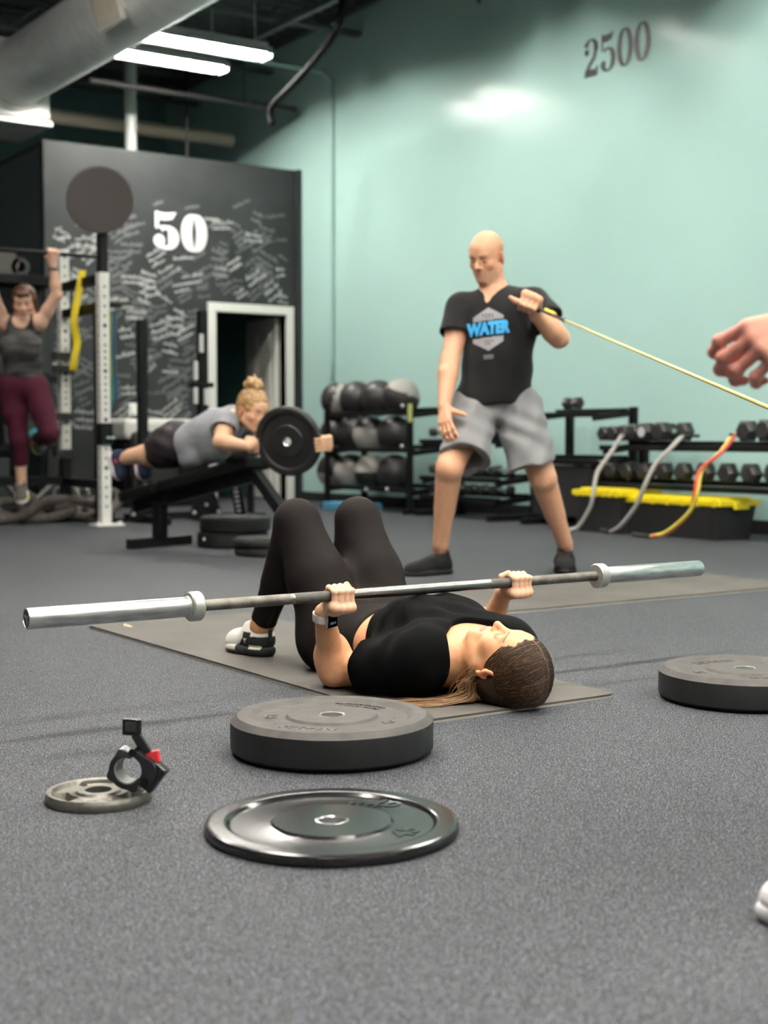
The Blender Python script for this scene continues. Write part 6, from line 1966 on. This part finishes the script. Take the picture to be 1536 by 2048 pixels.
# ------------------------------------------------------------------ rig on the left
M_WPOST = mat('white_powder_coat', (.78, .77, .72), .35)
pf = at(199, 1050, z=0); FX, FY = pf[0], RIGY + .0
rgT = empty('pull_up_rig', (FX, FY, 0), 'white posted pull up rig with black crossbars and a round dark target', 'rig')
RZT = at(199, 545, y=FY)[2]
REARY = 11.08
def post(x, y, z0, z1, m, holes=True, nm='post', s=.078):
    MB().bx(x - s / 2, x + s / 2, y - s / 2, y + s / 2, z0, z1, .004).build(nm, m, rgT)
    if holes:
        hb = MB(); z = z0 + .14
        while z < z1 - .05:
            hb.cyl((x, y - s / 2 - .0008, z), (x, y - s / 2 + .004, z), .010 if int(z * 13) % 5 else .016, seg=10)
            hb.cyl((x - s / 2 - .0008, y, z), (x - s / 2 + .004, y, z), .008, seg=8)
            z += .05 if .9 < z < 1.4 else .075
        o = hb.build('bolt_holes', mat('hole_black', (.004, .004, .004), .9), rgT); o['kind'] = 'stuff'
post(FX, FY, .012, RZT, M_WPOST)
MB().bx(FX - .10, FX + .13, FY - .09, FY + .09, 0, .014, .003).build('base_plate', M_WPOST, rgT)
for dx_ in (-.075, .105): MB().cyl((FX + dx_, FY - .05, .014), (FX + dx_, FY - .05, .034), .016, seg=6).build('anchor_bolt', M_WPOST, rgT)
zt_ = at(199, 470, y=FY)[2]
post(FX, FY, RZT - .02, zt_ + .12, M_BLACK, False, 'black_extension', .068)
dz_ = at(200, 400, y=FY - .06)[2]
tn = nrm(TC * .95 + A(0, -1, 0) * .35 - ZV * .0)
tr = np.cross(ZV, tn); Rt = Matrix((tuple(tr), tuple(ZV), tuple(tn))).transposed()
tc_ = at(200, 400, y=FY - .07)
MB().lathe([(0, -.008), (.250, -.008), (.256, 0), (.250, .008), (0, .008)], tc_, 64, Rt).build('target_disc', mat('matte_brown_black', (.042, .036, .033), .8), rgT, smooth=True, angle=.5)
MB().bx(FX - .03, FX + .03, FY - .05, FY + .03, zt_ + .05, tc_[2] + .1).build('target_bracket', M_BLACK, rgT)
post(FX, REARY, .52, at(120, 500, y=REARY)[2], M_WPOST)
post(FX, REARY, 0, .52, M_BLACK, False, 'black_lower_post')
LX = FX - 1.75
for y in (FY, REARY): post(LX, y, 0, RZT, M_WPOST, False)
MB().cyl((LX, FY, HB_Z), (FX, FY, HB_Z), .0165, seg=16).build('pull_up_bar', M_BLACK, rgT, smooth=True, angle=.8)
MB().bx(LX, FX, FY - .035, FY + .035, HB_Z + .13, HB_Z + .20).build('top_crossbar', M_BLACK, rgT) if False else None
for z_ in (at(150, 566, y=10.7)[2], at(160, 622, y=10.7)[2], .32):
    MB().bx(FX - .03, FX + .03, FY + .035, REARY - .035, z_ - .035, z_ + .035, .003).build('side_crossbar', M_BLACK, rgT)
    MB().bx(LX - .03, LX + .03, FY + .035, REARY - .035, z_ - .035, z_ + .035, .003).build('side_crossbar', M_BLACK, rgT)
MB().bx(LX, FX, REARY - .03, REARY + .03, 1.93, 2.0, .003).build('rear_crossbar', M_BLACK, rgT)
MB().bx(LX, FX, REARY - .03, REARY + .03, .30, .37, .003).build('rear_crossbar', M_BLACK, rgT)
for py_ in (712, 738, 833, 906):
    p = at(122, py_, y=REARY - .05)
    MB().bx(FX - .12, FX + .05, REARY - .10, REARY - .038, p[2] - .03, p[2] + .03, .01).build('j_hook', M_FOAM, rgT)
jp = at(207, 868, y=FY - .05)
MB().bx(FX - .045, FX + .05, FY - .06, FY + .05, jp[2] - .085, jp[2] + .085, .006).build('j_hook', M_BLACK, rgT)
MB().bx(FX - .01, FX + .06, FY - .075, FY - .055, jp[2] - .035, jp[2] - .02).build('hook_lip', M_STEEL, rgT)

def loop_band(pts, wd, m, label, group, side=A(1, 0, 0), th=.005):
    P = spline(pts, 8); d = MB(); rows = []
    for i, p in enumerate(P):
        t_ = nrm(P[min(i + 1, len(P) - 1)] - P[max(i - 1, 0)]); n_ = nrm(np.cross(t_, side))
        rows.append([d.bm.verts.new(Vector(p + side * a_ + n_ * b_)) for a_, b_ in ((-wd / 2, -th), (wd / 2, -th), (wd / 2, th), (-wd / 2, th))])
    for p, q in zip(rows, rows[1:]):
        for k in range(4): d.bm.faces.new((p[k], p[(k + 1) % 4], q[(k + 1) % 4], q[k]))
    d.bm.faces.new(rows[0][::-1]); d.bm.faces.new(rows[-1])
    o = d.build('loop_band', m, None, smooth=True, angle=.6)
    return setp(o, label, 'resistance band', group)
yb = 10.62
yl = [(166, 541), (160, 575), (151, 622), (149, 650), (155, 685), (150, 715), (148, 733)]
YP = [at(a, b_, y=yb) for a, b_ in yl]
back = [p + A(.012, .05, 0) for p in YP[::-1]]
loop_band(YP + [YP[-1] + A(0, .025, -.03)] + back, .048, mat('yellow_loop_rubber', (.80, .62, .01), .5), 'thick yellow loop band hanging from the rig crossbar', None, nrm(A(.8, -.5, 0)))
for (px_, c_, nm_, w_) in ((221, (.30, .40, .05), 'green', .03), (229, (.05, .12, .22), 'dark blue', .034), (226, (.05, .33, .30), 'teal', .02)):
    q_ = [at(px_, 622, y=10.75), at(px_ - 2, 700, y=10.75), at(px_ + 1, 760, y=10.75), at(px_ + (3 if nm_ != 'green' else 0), 790 if nm_ != 'teal' else 800, y=10.75)]
    if nm_ == 'teal': q_ = [at(px_ - 2, 755, y=10.72), at(px_, 785, y=10.72), at(px_ - 4, 812, y=10.72)]
    loop_band(q_ + [q_[-1] + A(0, .02, -.02)] + [p + A(.01, .035, 0) for p in q_[::-1]], w_, mat(nm_ + '_loop_rubber', c_, .5), nm_ + ' loop band hanging behind the white rig post', None, nrm(A(.83, -.55, 0)))
hk = at(225, 615, y=10.75)
setp(MB().bx(hk[0] - .16, hk[0] + .06, 10.70, 10.79, hk[2], hk[2] + .03).bx(hk[0] - .16, hk[0] - .12, 10.74, 10.78, 0, hk[2] + .03).bx(hk[0] - .30, hk[0] + .05, 10.62, 10.92, 0, .03).build('band_stand', M_BLACK), 'slim black stand with a peg for loop bands behind the rig post', 'stand')

# black squat stand between the rig and the door
u1 = at(287, 1045, z=0); SY = u1[1]
u2 = at(407, 1040, y=SY)
sq = empty('squat_stand', ((u1[0] + u2[0]) / 2, SY, 0), 'black squat stand of two uprights in front of the chalk wall', 'rack')
M_BOLT = mat('bright_bolt', (.55, .55, .54), .35, metal=.6)
for (ux, pt_) in ((u1[0], 640), (u2[0], 615)):
    zt2 = at(290, pt_, y=SY)[2]
    MB().bx(ux - .035, ux + .035, SY - .035, SY + .035, 0, zt2, .003).build('upright', M_BLACK, sq)
    MB().bx(ux - .035, ux + .035, SY - .45, SY + .32, 0, .06, .003).build('base_runner', M_BLACK, sq)
    MB().prism([(-.15, .03), (.15, .03), (.05, .34), (-.05, .34)], Matrix(((1, 0, 0, ux), (0, 0, 1, SY - .050), (0, 1, 0, 0), (0, 0, 0, 1))), .012).build('gusset', M_BLACK, sq)
    for bx_, bz_ in ((0, .30), (0, .13), (-.11, .07), (.11, .07)):
        MB().sph((ux + bx_, SY - .055, bz_), .017, 8).build('bolt_head', M_BOLT, sq, smooth=True)
MB().bx(u1[0], u2[0], SY - .03, SY + .03, .02, .08, .003).build('cross_brace', M_BLACK, sq)
for (px_, pa_, pb2) in ((402, 668, 705), (391, 722, 760), (391, 775, 808), (412, 777, 810)):
    p0_, p1_ = at(px_, pa_, y=SY - .045), at(px_, pb2, y=SY - .045)
    MB().bx(p0_[0] - .018, p0_[0] + .018, SY - .06, SY - .036, p1_[2], p0_[2], .008).build('pale_sticker', mat('pale_sticker', (.6, .6, .58), .6), sq)
MB().bx(u2[0] - .10, u2[0] + .08, SY - .05, SY + .05, at(400, 770, y=SY)[2] - .02, at(400, 770, y=SY)[2] + .02, .004).build('spotter_arm', M_BLACK, sq)

# white-topped desk against the chalk wall
w0, w1 = at(222, 838, y=12.95), at(392, 838, y=12.95)
dk = empty('desk', ((w0[0] + w1[0]) / 2, 12.9, 0), 'desk with a thick rounded white top against the chalk wall', 'desk')
MB().bx(w0[0], w1[0], 12.62, 13.14, w0[2] - .20, w0[2], .05).build('desk_top', M_WHITE, dk)
MB().bx(w0[0] + .03, w1[0] - .03, 12.70, 13.12, 0, w0[2] - .20, .01).build('black_base', M_BLACK, dk)
MB().bx(w0[0] + .06, w0[0] + .55, 12.56, 12.70, .15, w0[2] - .12, .06).build('black_cover', M_FOAM, dk)

# storage shelves left of the office
SX0, SX1, SYa, SYb = 3.35, 4.80, 12.35, 12.95
sh_t = empty('storage_shelf', ((SX0 + SX1) / 2, 12.65, 0), 'tall black steel storage shelf at the left edge beyond the rig', 'shelf')
szs = [.14, .62, 1.25, at(50, 553, y=SYa)[2]]
for x in (SX0, SX1):
    for y in (SYa, SYb): MB().bx(x - .025, x + .025, y - .025, y + .025, 0, szs[-1], .003).build('post', M_BLACK, sh_t)
for z in szs: MB().bx(SX0 - .025, SX1 + .025, SYa - .025, SYb + .025, z - .045, z, .003).build('shelf', M_BLACK, sh_t)
for (px_, py_, r_, c_, nm_) in ((14, 522, .115, (.055, .048, .045), 'thick brown black'), (41, 526, .085, (.02, .02, .022), 'hollow black')):
    p = at(px_, py_, y=SYa + .02); z = szs[-1] + r_ + .001
    o = MB().lathe([(r_ * (.55 if 'hollow' in nm_ else 0.02), 0), (r_, 0), (r_, .46), (r_ * (.55 if 'hollow' in nm_ else .02), .46), (r_ * (.55 if 'hollow' in nm_ else .02), 0)], (p[0], SYa + .02, z), 32, R90).build('foam_roller', mat('roller_' + nm_.replace(' ', '_'), c_, .6), None, smooth=True, angle=.6)
    setp(o, nm_ + ' foam roller lying on the top storage shelf', 'roller')
for (x, z, w_, h_, c_, nm_) in ((3.75, szs[2], .5, .62, (.012, .013, .014), 'tall black soft plyo box on the third storage shelf'), (4.45, szs[2], .5, .55, (.016, .017, .018), 'lower black soft plyo box on the third storage shelf'),
                                (3.8, szs[1], .6, .42, (.02, .021, .022), 'wide charcoal bin on the second storage shelf'), (4.47, szs[1], .45, .38, (.02, .024, .028), 'narrow slate bin on the second storage shelf'),
                                (3.9, szs[0], .8, .36, (.018, .024, .026), 'long dark crate on the bottom storage shelf')):
    b_ = empty('storage_bin', (x, 12.65, z), nm_, 'bin')
    MB().bx(x - w_ / 2, x + w_ / 2, SYa + .02, SYb - .03, z + .001, z + h_, .02).build('bin_body', mat('bin_%d' % int(c_[2] * 1000), c_, .55), b_)
    MB().bx(x - .07, x + .07, SYa + .005, SYa + .022, z + h_ * .6, z + h_ * .6 + .03, .005).build('strap_handle', M_FOAM, b_)
tl_ = at(74, 853, y=SYa - .02)
o = MB().lathe([(.03, 0), (.075, 0), (.075, .30), (.03, .30), (.03, 0)], (tl_[0], SYa - .02, szs[1] + .076 + .42 * 0), 24, R90).build('foam_roller', mat('teal_foam', (.03, .30, .36), .6), None, smooth=True, angle=.6)
o.location[2] = 0; setp(o, 'short teal foam roller on the second storage shelf', 'roller')

# heavy rope heaped by the rig foot
rp_ = []
rr_ = random.Random(9)
M_ROPE = mat('frayed_brown_rope', (.085, .072, .060), .85, noise=.6, nscale=70, bump=.8, bscale=120, noise_col=(.030, .026, .024))
base = at(95, 1042, z=0)
for i in range(210):
    t_ = i / 209
    a_ = t_ * 2 * PI * 6.0
    cx_r = base[0] - .62 + 1.22 * (t_ * 2.6 % 1 if int(t_ * 2.6) % 2 == 0 else 1 - t_ * 2.6 % 1)
    rp_.append(A(cx_r + .17 * math.cos(a_), base[1] - .17 + .17 * math.sin(a_ * .5 + 1) + .06 * math.sin(a_), .036 + .10 * (1 + math.sin(a_)) * (.75 + .25 * math.sin(t_ * 23))))
setp(MB().tube(rp_, .040, 10).build('battle_rope', M_ROPE, smooth=True), 'heavy frayed battle rope heaped in loops on the floor beside the rig foot', 'rope')
# low frame with yellow caps
pfm = empty('push_frame', at(68, 995, z=.0), 'low grey frame with yellow end caps on the floor behind the rope', 'frame')
fy_ = 11.6
for (a_, b_) in (((4, 962), (40, 1000)), ((112, 962), (72, 1000))):
    P0, P1 = at(*a_, y=fy_), at(*b_, y=fy_); P1[2] = max(P1[2], .03)
    MB().cyl(P0, P1, .024, seg=12).build('tube', mat('grey_frame_tube', (.14, .14, .135), .45, metal=.4), pfm, smooth=True, angle=.8)
    MB().sph(P0, .034, 12).build('end_cap', mat('yellow_cap', (.55, .36, .02), .5), pfm, smooth=True)
yc_ = at(32, 962, y=fy_ + .1); MB().sph(yc_, .034, 12).build('end_cap', mat('yellow_cap', (.55, .36, .02), .5), pfm, smooth=True)
P0, P1 = at(-60, 1003, y=fy_), at(180, 1003, y=fy_); P0[2] = P1[2] = .04
MB().bar(P0, P1, .07, .07).build('base_bar', M_BLACK, pfm); 
MB().cyl(yc_, A(yc_[0] + .05, yc_[1], .05), .02, seg=10).build('tube', mat('grey_frame_tube', (.14, .14, .135), .45, metal=.4), pfm, smooth=True, angle=.8)
# cable handles and kettlebells by the post
for k, (px_, lb_) in enumerate(((122, 'kettlebell with a pale handle, nearer the rear white post'), (142, 'kettlebell between two others beside the rig'), (163, 'kettlebell nearest the front white rig post'))):
    q = at(px_, 1000, y=11.35); q[2] = 0
    kb = empty('kettlebell', q, 'dark ' + lb_, 'kettlebell', 'kettlebells by the rig')
    MB().lathe([(0, 0), (.055, 0), (.085, .03), (.095, .085), (.080, .14), (.045, .175), (0, .185)], q, 24).build('bell', mat('kettle_iron', (.03, .03, .03), .45), kb, smooth=True, angle=.8)
    MB().tube(spline([q + RV * -.04 + ZV * .15, q + RV * -.062 + ZV * .20, q + RV * -.035 + ZV * .255, q + RV * .035 + ZV * .255, q + RV * .062 + ZV * .20, q + RV * .04 + ZV * .15], 6), .016, 10).build('handle', mat('worn_handle', (.34, .33, .29), .4, metal=.5), kb, smooth=True)
